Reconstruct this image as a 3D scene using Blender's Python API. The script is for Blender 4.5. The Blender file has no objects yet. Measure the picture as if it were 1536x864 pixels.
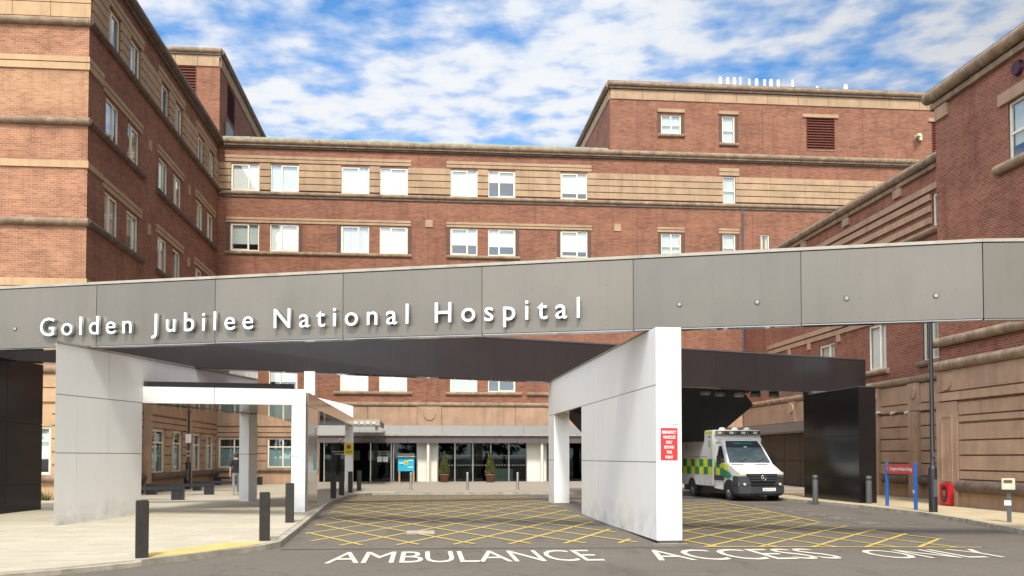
import bpy, bmesh, math, random
from mathutils import Vector, Matrix
random.seed(7)
SC = bpy.context.scene
COL = SC.collection
R = math.radians

# ------------------------------------------------------------------ materials
def new_mat(name):
    m = bpy.data.materials.new(name); m.use_nodes = True
    nt = m.node_tree; nt.nodes.clear()
    out = nt.nodes.new('ShaderNodeOutputMaterial')
    return m, nt, out

def N(nt, kind, **kw):
    n = nt.nodes.new(kind)
    for k, v in kw.items():
        if k in n.inputs: n.inputs[k].default_value = v
        else: setattr(n, k, v)
    return n

def mixc(nt, fac, a, b, mode='MIX'):
    n = nt.nodes.new('ShaderNodeMix'); n.data_type = 'RGBA'; n.blend_type = mode
    for sock, v in ((0, fac), (6, a), (7, b)):
        if hasattr(v, 'is_output'): nt.links.new(v, n.inputs[sock])
        else: n.inputs[sock].default_value = v if not isinstance(v, tuple) else (*v, 1) if len(v) == 3 else v
    return n.outputs[2]

def ramp(nt, src, p0, p1, c0=(0, 0, 0), c1=(1, 1, 1)):
    r = nt.nodes.new('ShaderNodeValToRGB'); nt.links.new(src, r.inputs[0])
    r.color_ramp.elements[0].position = p0; r.color_ramp.elements[1].position = p1
    r.color_ramp.elements[0].color = (*c0, 1); r.color_ramp.elements[1].color = (*c1, 1)
    return r.outputs[0]

def pos_noise(nt, scale, detail=4, stretch=(1, 1, 1), rough=.55):
    g = nt.nodes.new('ShaderNodeNewGeometry')
    mp = N(nt, 'ShaderNodeMapping'); mp.inputs['Scale'].default_value = stretch
    nt.links.new(g.outputs['Position'], mp.inputs['Vector'])
    n = N(nt, 'ShaderNodeTexNoise', Scale=scale, Detail=detail, Roughness=rough)
    nt.links.new(mp.outputs[0], n.inputs['Vector'])
    return n.outputs['Fac']

def plain(name, col, rough=.6, metal=0, var=.12, scale=3, dirt=None, streak=0, bump=0, bscale=40, spec=.5, coat=0):
    m, nt, out = new_mat(name)
    b = N(nt, 'ShaderNodeBsdfPrincipled', Roughness=rough, Metallic=metal)
    b.inputs['Specular IOR Level'].default_value = spec
    b.inputs['Coat Weight'].default_value = coat
    dark = tuple(c * (1 - var) for c in col); lite = tuple(min(1, c * (1 + var)) for c in col)
    c = ramp(nt, pos_noise(nt, scale), .3, .7, dark, lite)
    if dirt:
        f = ramp(nt, pos_noise(nt, dirt[1], 6), .5, .75)
        f2 = N(nt, 'ShaderNodeMath', operation='MULTIPLY'); nt.links.new(f, f2.inputs[0]); f2.inputs[1].default_value = dirt[2]
        c = mixc(nt, f2.outputs[0], c, dirt[0])
    if streak:
        f = ramp(nt, pos_noise(nt, 1.6, 5, (3, 3, .22)), .48, .75)
        f2 = N(nt, 'ShaderNodeMath', operation='MULTIPLY'); nt.links.new(f, f2.inputs[0]); f2.inputs[1].default_value = streak
        c = mixc(nt, f2.outputs[0], c, tuple(x * .45 for x in col))
    nt.links.new(c, b.inputs['Base Color'])
    if bump:
        bp = N(nt, 'ShaderNodeBump', Strength=bump, Distance=.02)
        nt.links.new(pos_noise(nt, bscale, 3), bp.inputs['Height']); nt.links.new(bp.outputs[0], b.inputs['Normal'])
    nt.links.new(b.outputs[0], out.inputs[0])
    return m

def brick_mat(name, c1, c2, mortar, band=None):
    m, nt, out = new_mat(name)
    g = nt.nodes.new('ShaderNodeNewGeometry')
    s = nt.nodes.new('ShaderNodeSeparateXYZ'); nt.links.new(g.outputs['Position'], s.inputs[0])
    a = N(nt, 'ShaderNodeMath', operation='ADD'); nt.links.new(s.outputs[0], a.inputs[0]); nt.links.new(s.outputs[1], a.inputs[1])
    cb = nt.nodes.new('ShaderNodeCombineXYZ'); nt.links.new(a.outputs[0], cb.inputs[0]); nt.links.new(s.outputs[2], cb.inputs[1])
    br = nt.nodes.new('ShaderNodeTexBrick'); nt.links.new(cb.outputs[0], br.inputs['Vector'])
    br.inputs['Scale'].default_value = 1; br.inputs['Brick Width'].default_value = .23; br.inputs['Row Height'].default_value = .078
    br.inputs['Mortar Size'].default_value = .0065; br.inputs['Bias'].default_value = -.1
    br.inputs['Color1'].default_value = (*c1, 1); br.inputs['Color2'].default_value = (*c2, 1); br.inputs['Mortar'].default_value = (*mortar, 1)
    # patchy firing differences, soot streaks and pale lime bloom
    c = mixc(nt, ramp(nt, pos_noise(nt, .55, 5, (1, 1, 2.6)), .35, .7), br.outputs[0], (.72, .70, .72), 'MULTIPLY')
    c = mixc(nt, ramp(nt, pos_noise(nt, 2.2, 6, (1, 1, 5)), .45, .8, (0, 0, 0), (.5, .5, .5)), c, tuple(x * 1.55 for x in c1))
    if band:     # a weathered, paler yellow zone between two string courses
        lo_ = N(nt, 'ShaderNodeMapRange'); nt.links.new(s.outputs[2], lo_.inputs[0])
        lo_.inputs[1].default_value = band[0] - .2; lo_.inputs[2].default_value = band[0] + .6
        hi_ = N(nt, 'ShaderNodeMapRange'); nt.links.new(s.outputs[2], hi_.inputs[0])
        hi_.inputs[1].default_value = band[1] + .15; hi_.inputs[2].default_value = band[1] - .1
        m1 = N(nt, 'ShaderNodeMath', operation='MULTIPLY'); nt.links.new(lo_.outputs[0], m1.inputs[0]); nt.links.new(hi_.outputs[0], m1.inputs[1])
        m2 = N(nt, 'ShaderNodeMath', operation='MULTIPLY'); nt.links.new(m1.outputs[0], m2.inputs[0]); nt.links.new(br.outputs['Color'], m2.inputs[1])
        m3 = N(nt, 'ShaderNodeMath', operation='MULTIPLY', use_clamp=True); nt.links.new(m2.outputs[0], m3.inputs[0]); m3.inputs[1].default_value = 1.6
        c = mixc(nt, m3.outputs[0], c, (.54, .36, .20))
    f = ramp(nt, pos_noise(nt, 1.1, 7, (1.5, 1.5, .45), .7), .60, .8, (0, 0, 0), (.4, .4, .4))
    c = mixc(nt, f, c, (.42, .315, .23))
    f = ramp(nt, pos_noise(nt, .9, 6, (2.2, 2.2, .3), .65), .50, .74, (0, 0, 0), (.55, .55, .55))
    c = mixc(nt, f, c, tuple(x * .45 for x in c1))
    b = N(nt, 'ShaderNodeBsdfPrincipled', Roughness=.88); b.inputs['Specular IOR Level'].default_value = .25
    nt.links.new(c, b.inputs['Base Color'])
    bp = N(nt, 'ShaderNodeBump', Strength=.5, Distance=.01); nt.links.new(br.outputs['Fac'], bp.inputs['Height']); bp.invert = True
    nt.links.new(bp.outputs[0], b.inputs['Normal'])
    nt.links.new(b.outputs[0], out.inputs[0])
    return m

def glass_mat(name, tint=(.75, .85, .85), refl=.12, rough=.02):
    m, nt, out = new_mat(name)
    t = N(nt, 'ShaderNodeBsdfTransparent'); t.inputs[0].default_value = (*tint, 1)
    g = N(nt, 'ShaderNodeBsdfGlossy', Roughness=rough); g.inputs[0].default_value = (.9, .95, 1, 1)
    lw = N(nt, 'ShaderNodeLayerWeight', Blend=.5)
    pw = N(nt, 'ShaderNodeMath', operation='POWER'); nt.links.new(lw.outputs['Facing'], pw.inputs[0]); pw.inputs[1].default_value = 4
    a = N(nt, 'ShaderNodeMath', operation='ADD'); nt.links.new(pw.outputs[0], a.inputs[0]); a.inputs[1].default_value = refl
    a.use_clamp = True
    mx = nt.nodes.new('ShaderNodeMixShader'); nt.links.new(a.outputs[0], mx.inputs[0])
    nt.links.new(t.outputs[0], mx.inputs[1]); nt.links.new(g.outputs[0], mx.inputs[2]); nt.links.new(mx.outputs[0], out.inputs[0])
    return m

def asphalt_mat():
    m, nt, out = new_mat('asphalt')
    c = ramp(nt, pos_noise(nt, .35, 6), .3, .72, (.098, .085, .071), (.150, .130, .108))
    c = mixc(nt, ramp(nt, pos_noise(nt, 45, 2), .35, .75), c, (.20, .175, .145))
    c = mixc(nt, ramp(nt, pos_noise(nt, 7, 6), .50, .72, (0, 0, 0), (.4, .4, .4)), c, (.085, .075, .065))
    c = mixc(nt, ramp(nt, pos_noise(nt, 1.1, 8, (1, .3, 1)), .56, .68, (0, 0, 0), (.5, .5, .5)), c, (.078, .069, .06))
    c = mixc(nt, ramp(nt, pos_noise(nt, 2.4, 3), .70, .76, (0, 0, 0), (.5, .5, .5)), c, (.045, .04, .036))
    g = nt.nodes.new('ShaderNodeNewGeometry')
    vo = N(nt, 'ShaderNodeTexVoronoi', Scale=.33, feature='DISTANCE_TO_EDGE')
    nz = N(nt, 'ShaderNodeTexNoise', Scale=1.5, Detail=4)
    nt.links.new(g.outputs['Position'], nz.inputs['Vector'])
    ad = N(nt, 'ShaderNodeVectorMath', operation='ADD'); nt.links.new(g.outputs['Position'], ad.inputs[0]); nt.links.new(nz.outputs['Color'], ad.inputs[1])
    nt.links.new(ad.outputs[0], vo.inputs['Vector'])
    crack = ramp(nt, vo.outputs['Distance'], .001, .006, (.5, .5, .5), (0, 0, 0))
    c = mixc(nt, crack, c, (.05, .045, .04))
    b = N(nt, 'ShaderNodeBsdfPrincipled', Roughness=.9); nt.links.new(c, b.inputs['Base Color'])
    b.inputs['Specular IOR Level'].default_value = .3
    bp = N(nt, 'ShaderNodeBump', Strength=.8, Distance=.012); nt.links.new(pos_noise(nt, 70, 2), bp.inputs['Height']); nt.links.new(bp.outputs[0], b.inputs['Normal'])
    nt.links.new(b.outputs[0], out.inputs[0]); return m

def paving_mat(name, base, w=.6, h=.2, grout=.75):
    m, nt, out = new_mat(name)
    g = nt.nodes.new('ShaderNodeNewGeometry')
    br = nt.nodes.new('ShaderNodeTexBrick'); nt.links.new(g.outputs['Position'], br.inputs['Vector'])
    br.inputs['Scale'].default_value = 1; br.inputs['Brick Width'].default_value = w; br.inputs['Row Height'].default_value = h
    br.inputs['Mortar Size'].default_value = .005
    br.inputs['Color1'].default_value = (*[x * 1.05 for x in base], 1); br.inputs['Color2'].default_value = (*[x * .86 for x in base], 1)
    br.inputs['Mortar'].default_value = (*[x * grout for x in base], 1)
    c = mixc(nt, ramp(nt, pos_noise(nt, .5, 6), .4, .75, (0, 0, 0), (.4, .4, .4)), br.outputs[0], tuple(x * .68 for x in base))
    c = mixc(nt, ramp(nt, pos_noise(nt, 5, 6), .55, .8, (0, 0, 0), (.35, .35, .35)), c, tuple(x * .6 for x in base))
    b = N(nt, 'ShaderNodeBsdfPrincipled', Roughness=.85); nt.links.new(c, b.inputs['Base Color'])
    nt.links.new(b.outputs[0], out.inputs[0]); return m

def paint_mat(name, col, wear=.5, under=(.12, .108, .095)):
    m, nt, out = new_mat(name)
    f = ramp(nt, pos_noise(nt, 5, 8, (1, 1, 1), .7), wear, wear + .16)
    c = mixc(nt, f, col, under)
    c = mixc(nt, ramp(nt, pos_noise(nt, 1.2, 4), .35, .75, (0, 0, 0), (.35, .35, .35)), c, tuple(x * .7 for x in col))
    b = N(nt, 'ShaderNodeBsdfPrincipled', Roughness=.8); nt.links.new(c, b.inputs['Base Color'])
    nt.links.new(b.outputs[0], out.inputs[0]); return m

M = {}
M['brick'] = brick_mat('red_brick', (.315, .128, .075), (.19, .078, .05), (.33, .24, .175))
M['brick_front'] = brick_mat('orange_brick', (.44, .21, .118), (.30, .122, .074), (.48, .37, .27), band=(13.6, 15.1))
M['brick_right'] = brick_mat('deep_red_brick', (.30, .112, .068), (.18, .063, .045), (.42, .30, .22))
M['brick_dark'] = plain('dark_brick', (.12, .065, .048), .85, var=.2, scale=9)
M['stone'] = plain('sandstone', (.42, .285, .175), .85, var=.13, scale=1.2, streak=.35, dirt=((.2, .13, .08), 2.5, .35), bump=.15)
M['stone_pink'] = plain('pink_sandstone', (.42, .275, .18), .85, var=.12, scale=1.0, streak=.4, dirt=((.17, .11, .08), 1.5, .4), bump=.15)
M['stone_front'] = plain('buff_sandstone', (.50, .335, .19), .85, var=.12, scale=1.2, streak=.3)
M['mould'] = plain('weathered_moulding', (.25, .175, .115), .85, var=.3, scale=2.2, dirt=((.5, .42, .3), 4, .5), streak=.5)
M['mould_dark'] = plain('dark_moulding', (.11, .075, .055), .85, var=.3, scale=3, dirt=((.3, .24, .18), 5, .4))  # darker moulding tone for flank bars, plinths and strips under cornices
M['copper'] = plain('green_copper', (.25, .29, .19), .7, var=.25, scale=2)
M['frame'] = plain('cream_window_frame', (.80, .76, .63), .5, var=.06)
M['blind'] = plain('white_blind', (.86, .89, .85), .8, var=.04, scale=2)
M['blind_grey'] = plain('grey_green_blind', (.56, .62, .58), .8, var=.05)
M['blind_cream'] = plain('cream_curtain', (.74, .68, .46), .8, var=.12, scale=8)
M['blind_teal'] = plain('teal_film', (.20, .33, .34), .4, var=.08)
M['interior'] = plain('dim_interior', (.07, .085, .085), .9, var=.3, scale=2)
M['glass'] = glass_mat('window_glass', (.95, .97, .96), .16)
M['glass_dark'] = glass_mat('entrance_glass', (.55, .66, .62), .03)
M['louvre'] = plain('maroon_louvre', (.16, .045, .028), .6, var=.1)
M['panel'] = plain('white_panel', (.88, .88, .865), .42, var=.02, scale=.8, dirt=((.66, .65, .61), 1.2, .10), streak=.06, spec=.35)
def stain(mat, col=(.33, .31, .22)):
    nt = mat.node_tree; b = [n for n in nt.nodes if n.type == 'BSDF_PRINCIPLED'][0]
    src = b.inputs['Base Color'].links[0].from_socket
    g = nt.nodes.new('ShaderNodeNewGeometry'); sp = nt.nodes.new('ShaderNodeSeparateXYZ'); nt.links.new(g.outputs['Position'], sp.inputs[0])
    mr = N(nt, 'ShaderNodeMapRange'); nt.links.new(sp.outputs[2], mr.inputs[0]); mr.inputs[1].default_value = .75; mr.inputs[2].default_value = .12
    f = ramp(nt, pos_noise(nt, 1.5, 7, (1, 1, 1.4), .65), .42, .68)
    m1 = N(nt, 'ShaderNodeMath', operation='MULTIPLY'); nt.links.new(mr.outputs[0], m1.inputs[0]); nt.links.new(f, m1.inputs[1])
    m2 = N(nt, 'ShaderNodeMath', operation='MULTIPLY'); nt.links.new(m1.outputs[0], m2.inputs[0]); m2.inputs[1].default_value = .55
    nt.links.new(mixc(nt, m2.outputs[0], src, col), b.inputs['Base Color'])
stain(M['panel'])
M['joint'] = plain('dark_joint', (.10, .10, .10), .8, var=.1)
M['beam'] = plain('grey_aluminium_panel', (.198, .180, .152), .34, metal=.3, var=.07, scale=.45, dirt=((.14, .125, .105), .8, .3), streak=.12, spec=.5)
for _k, _f in enumerate((.90, .96, 1.05)):
    M['beam%d' % _k] = plain('grey_aluminium_panel', (.198 * _f, .180 * _f, .152 * _f), .34 + .03 * _k, metal=.3, var=.07, scale=.45, dirt=((.14, .125, .105), .8, .3), streak=.12, spec=.5)
M['beam_cap'] = plain('grey_coping', (.40, .37, .31), .45, var=.08, scale=2, dirt=((.16, .15, .08), 3, .6))
M['dark_panel'] = plain('charcoal_panel', (.036, .031, .032), .24, var=.08, scale=.7, streak=.15, coat=.3)
M['black_panel'] = plain('black_gloss_panel', (.014, .012, .013), .22, var=.15, scale=.8, spec=.3)
M['matt_black'] = plain('matt_black_panel', (.006, .006, .006), .7, var=.1, spec=.1)
M['soffit'] = plain('mirror_soffit', (.30, .29, .28), .07, metal=.85, var=.05)
M['steel'] = plain('brushed_steel', (.62, .61, .58), .28, metal=.9, var=.06)
M['letter'] = plain('polished_letter_face', (.80, .83, .82), .32, metal=.85, var=.03)
M['fascia'] = plain('silver_fascia', (.15, .15, .145), .4, metal=.2, var=.05, streak=.15)
M['plum'] = plain('plum_grey_panel', (.12, .10, .105), .4, var=.06)
M['white'] = plain('white_render', (.80, .77, .68), .55, var=.04)
M['asphalt'] = asphalt_mat()
M['paving'] = paving_mat('cream_paving', (.50, .45, .345))
M['paving_far'] = paving_mat('grey_buff_paving', (.36, .32, .26))
M['paving_right'] = paving_mat('yellow_buff_paving', (.56, .46, .29), .4, .2)
M['kerb'] = plain('granite_kerb', (.40, .36, .29), .85, var=.2, scale=4, dirt=((.14, .14, .07), 3, .6), bump=.2)
M['tactile'] = plain('yellow_tactile_paving', (.60, .43, .14), .8, var=.12, scale=3)
M['yellow'] = paint_mat('worn_yellow_paint', (.55, .42, .10), .57)
M['whitepaint'] = paint_mat('white_road_paint', (.64, .60, .50), .60)
M['wornpaint'] = paint_mat('worn_white_paint', (.45, .43, .38), .42)
M['bollard'] = plain('charcoal_timber', (.022, .019, .014), .6, var=.3, scale=12)
M['black'] = plain('black_metal', (.018, .018, .022), .4, var=.1)
M['greypost'] = plain('grey_post', (.085, .088, .095), .5, var=.1)
M['red'] = plain('red_sign', (.62, .035, .04), .4, var=.05)
M['redbox'] = plain('red_box', (.55, .02, .03), .4, var=.05)
M['blue'] = plain('blue_post', (.015, .13, .48), .35, var=.05)
M['cyan'] = plain('cyan_poster', (.02, .42, .62), .4, var=.04)
M['signyellow'] = plain('yellow_sign', (.70, .60, .03), .4, var=.04)
M['purple'] = plain('purple_disc', (.20, .05, .16), .5, var=.05)
M['textwhite'] = plain('white_lettering', (.85, .83, .80), .5, var=.02)
M['textgrey'] = plain('grey_lettering', (.34, .32, .30), .5, var=.02)
M['textblack'] = plain('black_lettering', (.02, .02, .02), .5, var=.02)
M['textgreen'] = plain('green_lettering', (.01, .33, .20), .4, var=.02)
M['amb_white'] = plain('ambulance_white_paint', (.80, .80, .76), .22, var=.02, coat=.6, dirt=((.5, .47, .4), 1.5, .25))
M['amb_yellow'] = plain('fluorescent_yellow_panel', (.74, .80, .02), .35, var=.02)
M['amb_green'] = plain('ambulance_green_panel', (.005, .24, .13), .35, var=.03)
M['amb_grey'] = plain('grey_bumper_plastic', (.042, .045, .052), .5, var=.08)
M['car_glass'] = plain('windscreen_glass', (.07, .10, .115), .06, var=.35, scale=2.5, coat=.5)
M['car_dark'] = plain('dark_side_glass', (.02, .028, .028), .06, var=.3, coat=.5)
M['tyre'] = plain('tyre_rubber', (.022, .020, .019), .85, var=.2)
M['rim'] = plain('dusty_wheel_rim', (.28, .26, .23), .5, metal=.4, var=.15)
M['lens'] = plain('clear_lens', (.72, .68, .55), .1, var=.15, scale=20, coat=.6)
M['chrome'] = plain('chrome', (.80, .80, .78), .12, metal=1, var=.02)
M['skin'] = plain('skin', (.45, .27, .19), .6, var=.05)
M['shirt'] = plain('black_shirt', (.012, .012, .015), .85, var=.15, scale=8)
M['trouser'] = plain('grey_trousers', (.20, .20, .21), .85, var=.1, scale=10)
M['hair'] = plain('brown_hair', (.035, .022, .015), .7, var=.2, scale=20)
M['shoe'] = plain('pale_shoe', (.55, .55, .55), .6, var=.1)
M['leaf'] = plain('box_leaf', (.085, .095, .018), .6, var=.45, scale=9)
M['leaf_far'] = plain('tree_leaf', (.05, .075, .02), .7, var=.5, scale=.8)
M['bark'] = plain('bark', (.10, .07, .045), .9, var=.2, scale=6)
M['terracotta'] = plain('terracotta_pot', (.24, .11, .08), .8, var=.15, scale=5)
M['timber'] = plain('pine_post', (.38, .25, .15), .75, var=.15, scale=6)
M['gravel'] = plain('gravel', (.42, .38, .30), .9, var=.45, scale=14, bump=.8, bscale=18)
M['roof'] = plain('flat_roof', (.2, .19, .18), .9, var=.1)
M['cream_box'] = plain('cream_box', (.62, .60, .42), .45, var=.04)
M['vent_white'] = plain('white_vent', (.62, .62, .6), .5, var=.03)
M['maroon'] = plain('maroon_bell', (.045, .006, .02), .4, var=.1)
M['lamp_grey'] = plain('lamp_grey', (.20, .20, .19), .5, var=.08)
M['screen'] = plain('dark_screen_panel', (.022, .019, .018), .4, var=.2, spec=.2)
M['seal'] = plain('dark_sealant', (.03, .03, .03), .8, var=.1)

# ------------------------------------------------------------------ mesh helpers
class Fr:
    """a vertical face: origin, direction u (right as seen from outside), n outwards"""
    def __init__(s, ox, oy, ang):
        s.o = (ox, oy); s.ang = ang; s.u = (math.cos(ang), math.sin(ang)); s.n = (s.u[1], -s.u[0])
    def p(s, u, v, z):
        return (s.o[0] + s.u[0] * u + s.n[0] * v, s.o[1] + s.u[1] * u + s.n[1] * v, z)

class MB:
    def __init__(s): s.v = []; s.f = []; s.mi = []; s.mats = []; s.sm = []
    def m(s, mat):
        mat = M[mat] if isinstance(mat, str) else mat
        if mat not in s.mats: s.mats.append(mat)
        return s.mats.index(mat)
    def face(s, pts, mat, smooth=False):
        i = len(s.v); s.v += [tuple(p) for p in pts]; s.f.append(tuple(range(i, i + len(pts)))); s.mi.append(s.m(mat)); s.sm.append(smooth)
    def poly(s, verts, faces, mat, smooth=False):
        i = len(s.v); s.v += [tuple(p) for p in verts]; k = s.m(mat)
        for f in faces: s.f.append(tuple(i + a for a in f)); s.mi.append(k); s.sm.append(smooth)
    def hexa(s, b, t, mat):
        """bottom quad, top quad (both counter-clockwise from above)"""
        s.poly(list(b) + list(t), [(3, 2, 1, 0), (4, 5, 6, 7), (0, 1, 5, 4), (1, 2, 6, 5), (2, 3, 7, 6), (3, 0, 4, 7)], mat)
    def box(s, x0, x1, y0, y1, z0, z1, mat):
        q = [(x0, y0), (x1, y0), (x1, y1), (x0, y1)]
        s.hexa([(a, b, z0) for a, b in q], [(a, b, z1) for a, b in q], mat)
    def fbox(s, fr, u0, u1, v0, v1, z0, z1, mat):
        q = [(u0, v1), (u1, v1), (u1, v0), (u0, v0)]
        s.hexa([fr.p(a, b, z0) for a, b in q], [fr.p(a, b, z1) for a, b in q], mat)
    def prism(s, pts, z0, z1, mat):
        n = len(pts); A = sum(pts[i][0] * pts[(i + 1) % n][1] - pts[(i + 1) % n][0] * pts[i][1] for i in range(n))
        if A < 0: pts = pts[::-1]
        v = [(x, y, z0) for x, y in pts] + [(x, y, z1) for x, y in pts]
        f = [tuple(range(n - 1, -1, -1)), tuple(range(n, 2 * n))] + [(i, (i + 1) % n, n + (i + 1) % n, n + i) for i in range(n)]
        s.poly(v, f, mat)
    def xprism(s, prof, x0, x1, mat):
        """profile in (y,z) swept along x"""
        n = len(prof); v = [(x0, y, z) for y, z in prof] + [(x1, y, z) for y, z in prof]
        f = [tuple(range(n)), tuple(range(2 * n - 1, n - 1, -1))] + [(i, n + i, n + (i + 1) % n, (i + 1) % n) for i in range(n)]
        s.poly(v, f, mat)
    def bar(s, fr, u0, u1, z, v, r, mat, seg=12):
        """round moulding along u"""
        vs = []
        for u in (u0, u1):
            for k in range(seg):
                a = 2 * math.pi * k / seg; vs.append(fr.p(u, v + r * math.cos(a), z + r * math.sin(a)))
        f = [(k, (k + 1) % seg, seg + (k + 1) % seg, seg + k) for k in range(seg)]
        s.poly(vs, f, mat, True); s.poly(vs, [tuple(range(seg)), tuple(range(2 * seg - 1, seg - 1, -1))], mat)
    def cyl(s, p0, p1, r0, r1, mat, seg=16, caps=True):
        p0 = Vector(p0); p1 = Vector(p1); d = (p1 - p0).normalized()
        a = d.orthogonal().normalized(); b = d.cross(a); vs = []
        for p, r in ((p0, r0), (p1, r1)):
            for k in range(seg):
                t = 2 * math.pi * k / seg; vs.append(p + a * (r * math.cos(t)) + b * (r * math.sin(t)))
        s.poly(vs, [(k, (k + 1) % seg, seg + (k + 1) % seg, seg + k) for k in range(seg)], mat, True)
        if caps: s.poly(vs, [tuple(range(seg - 1, -1, -1)), tuple(range(seg, 2 * seg))], mat)
    def lathe(s, c, prof, mat, seg=20):
        """prof: (r, z) pairs round a vertical axis"""
        vs = []
        for r, z in prof:
            for k in range(seg):
                t = 2 * math.pi * k / seg; vs.append((c[0] + r * math.cos(t), c[1] + r * math.sin(t), c[2] + z))
        f = []
        for i in range(len(prof) - 1):
            for k in range(seg): f.append((i * seg + k, i * seg + (k + 1) % seg, (i + 1) * seg + (k + 1) % seg, (i + 1) * seg + k))
        s.poly(vs, f, mat, True)
    def wall(s, fr, u0, u1, z0, z1, ops, mat, depth=.16, reveal=None):
        us = sorted(set([u0, u1] + [x for o in ops for x in (o[0], o[1]) if u0 < x < u1]))
        zs = sorted(set([z0, z1] + [x for o in ops for x in (o[2], o[3]) if z0 < x < z1]))
        for i in range(len(us) - 1):
            for j in range(len(zs) - 1):
                cu = (us[i] + us[i + 1]) / 2; cz = (zs[j] + zs[j + 1]) / 2
                if any(o[0] < cu < o[1] and o[2] < cz < o[3] for o in ops): continue
                s.face([fr.p(us[i], 0, zs[j]), fr.p(us[i + 1], 0, zs[j]), fr.p(us[i + 1], 0, zs[j + 1]), fr.p(us[i], 0, zs[j + 1])], mat)
        for a, b, c, d in ops:
            rm = reveal or mat
            s.face([fr.p(a, 0, c), fr.p(a, 0, d), fr.p(a, -depth, d), fr.p(a, -depth, c)], rm)
            s.face([fr.p(b, 0, d), fr.p(b, 0, c), fr.p(b, -depth, c), fr.p(b, -depth, d)], rm)
            s.face([fr.p(a, 0, d), fr.p(b, 0, d), fr.p(b, -depth, d), fr.p(a, -depth, d)], rm)
            s.face([fr.p(b, 0, c), fr.p(a, 0, c), fr.p(a, -depth, c), fr.p(b, -depth, c)], rm)
    def mesh(s, name):
        me = bpy.data.meshes.new(name); me.from_pydata(s.v, [], s.f)
        for m in s.mats: me.materials.append(m)
        me.polygons.foreach_set('material_index', s.mi); me.polygons.foreach_set('use_smooth', s.sm); me.update()
        return me
    def build(s, name, parent=None, bevel=0, loc=None, rotz=0):
        me = s.mesh(name)
        if bevel: bevel_mesh(me, bevel)
        return link(name, me, parent, loc, rotz)

def bevel_mesh(me, w, seg=2):
    bm = bmesh.new(); bm.from_mesh(me)
    bmesh.ops.remove_doubles(bm, verts=bm.verts, dist=.0005)
    ed = [e for e in bm.edges if len(e.link_faces) == 2 and e.calc_face_angle(0) > .5]
    bmesh.ops.bevel(bm, geom=ed, offset=w, segments=seg, affect='EDGES', clamp_overlap=True)
    bm.to_mesh(me); bm.free()

def link(name, me, parent=None, loc=None, rotz=0):
    o = bpy.data.objects.new(name, me); COL.objects.link(o)
    if loc is not None: o.location = loc
    if rotz: o.rotation_euler.z = rotz
    if parent is not None: o.parent = parent
    return o

def tag(o, label, cat, group=None):
    o['label'] = label; o['category'] = cat
    if group: o['group'] = group
    return o

def thing(name, label, cat, loc=(0, 0, 0), rotz=0, group=None):
    o = bpy.data.objects.new(name, None); COL.objects.link(o); o.empty_display_size = .3
    o.location = loc; o.rotation_euler.z = rotz
    return tag(o, label, cat, group)

def struct(o, kind='structure'):
    o['kind'] = kind; return o

def text_mesh(body, w=None, h=.4, ext=.0, bold=.0, align='LEFT', space=1.0):
    """lettering in the xz plane, facing -y, cap height h, stretched by letter spacing to width w"""
    def make(sp):
        cu = bpy.data.curves.new('lettering', 'FONT'); cu.body = body; cu.size = 1; cu.space_character = sp
        cu.extrude = ext; cu.offset = bold; cu.align_x = 'LEFT'; cu.resolution_u = 3
        ob = bpy.data.objects.new('tmp_text', cu); COL.objects.link(ob)
        dg = bpy.context.evaluated_depsgraph_get(); dg.update()
        me = bpy.data.meshes.new_from_object(ob.evaluated_get(dg))
        bpy.data.objects.remove(ob); bpy.data.curves.remove(cu)
        xs = [v.co.x for v in me.vertices]
        return me, min(xs), max(xs)
    k = h / .73
    sp = space
    if w:
        _, a0, b0 = make(1); _, a1, b1 = make(2)
        sp = 1 + (w / k - (b0 - a0)) / max(1e-6, (b1 - a1) - (b0 - a0))
        if sp < .85:
            sp = .92
    me, a, b = make(sp)
    kx = (w / (b - a)) if w else k
    off = (a + b) / 2 if align == 'CENTER' else a
    for v in me.vertices:
        x, y, z = v.co
        v.co = ((x - off) * kx, -z, y * k)
    me.update()
    return me

def text_part(name, body, fr, u, v, z, mat, parent=None, w=None, h=.4, ext=0, bold=0, align='LEFT'):
    me = text_mesh(body, w, h, ext, bold, align)
    me.materials.clear(); me.materials.append(M[mat])
    base = Vector(fr.p(u, v, z))
    o = link(name, me, parent, base, fr.ang)
    return o

def zg(x, y):
    if y <= 17: h = 0
    elif y <= 30: h = .17 * (y - 17) / 13
    elif y <= 40: h = .17 - .12 * (y - 30) / 10
    else: h = .05
    return h * min(max((12 - x) / 7, 0), 1)

# ------------------------------------------------------------------ ground
def sheet(name, poly, dz, mat, skirt=.0, maxlen=1.2, kerb=None, zfun=None):
    zf = zfun or (lambda x, y: zg(x, y) + dz)
    bm = bmesh.new()
    f = bm.faces.new([bm.verts.new((x, y, 0)) for x, y in poly])
    if f.normal.z < 0: f.normal_flip()
    bm.normal_update()
    if f.normal.z < 0: f.normal_flip()
    bmesh.ops.triangulate(bm, faces=bm.faces)
    for _ in range(7):
        ed = [e for e in bm.edges if e.calc_length() > maxlen]
        if not ed: break
        bmesh.ops.subdivide_edges(bm, edges=ed, cuts=1)
        bmesh.ops.triangulate(bm, faces=[f for f in bm.faces if len(f.verts) > 3])
    for v in bm.verts: v.co.z = zf(v.co.x, v.co.y)
    if skirt:
        be = [e for e in bm.edges if len(e.link_faces) == 1]
        r = bmesh.ops.extrude_edge_only(bm, edges=be)
        for g in r['geom']:
            if isinstance(g, bmesh.types.BMVert): g.co.z -= skirt
    bmesh.ops.recalc_face_normals(bm, faces=bm.faces)
    me = bpy.data.meshes.new(name); bm.to_mesh(me); bm.free()
    if sum(p.normal.z for p in me.polygons) < 0: me.flip_normals()
    me.materials.append(M[mat])
    return struct(link(name, me))

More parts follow.
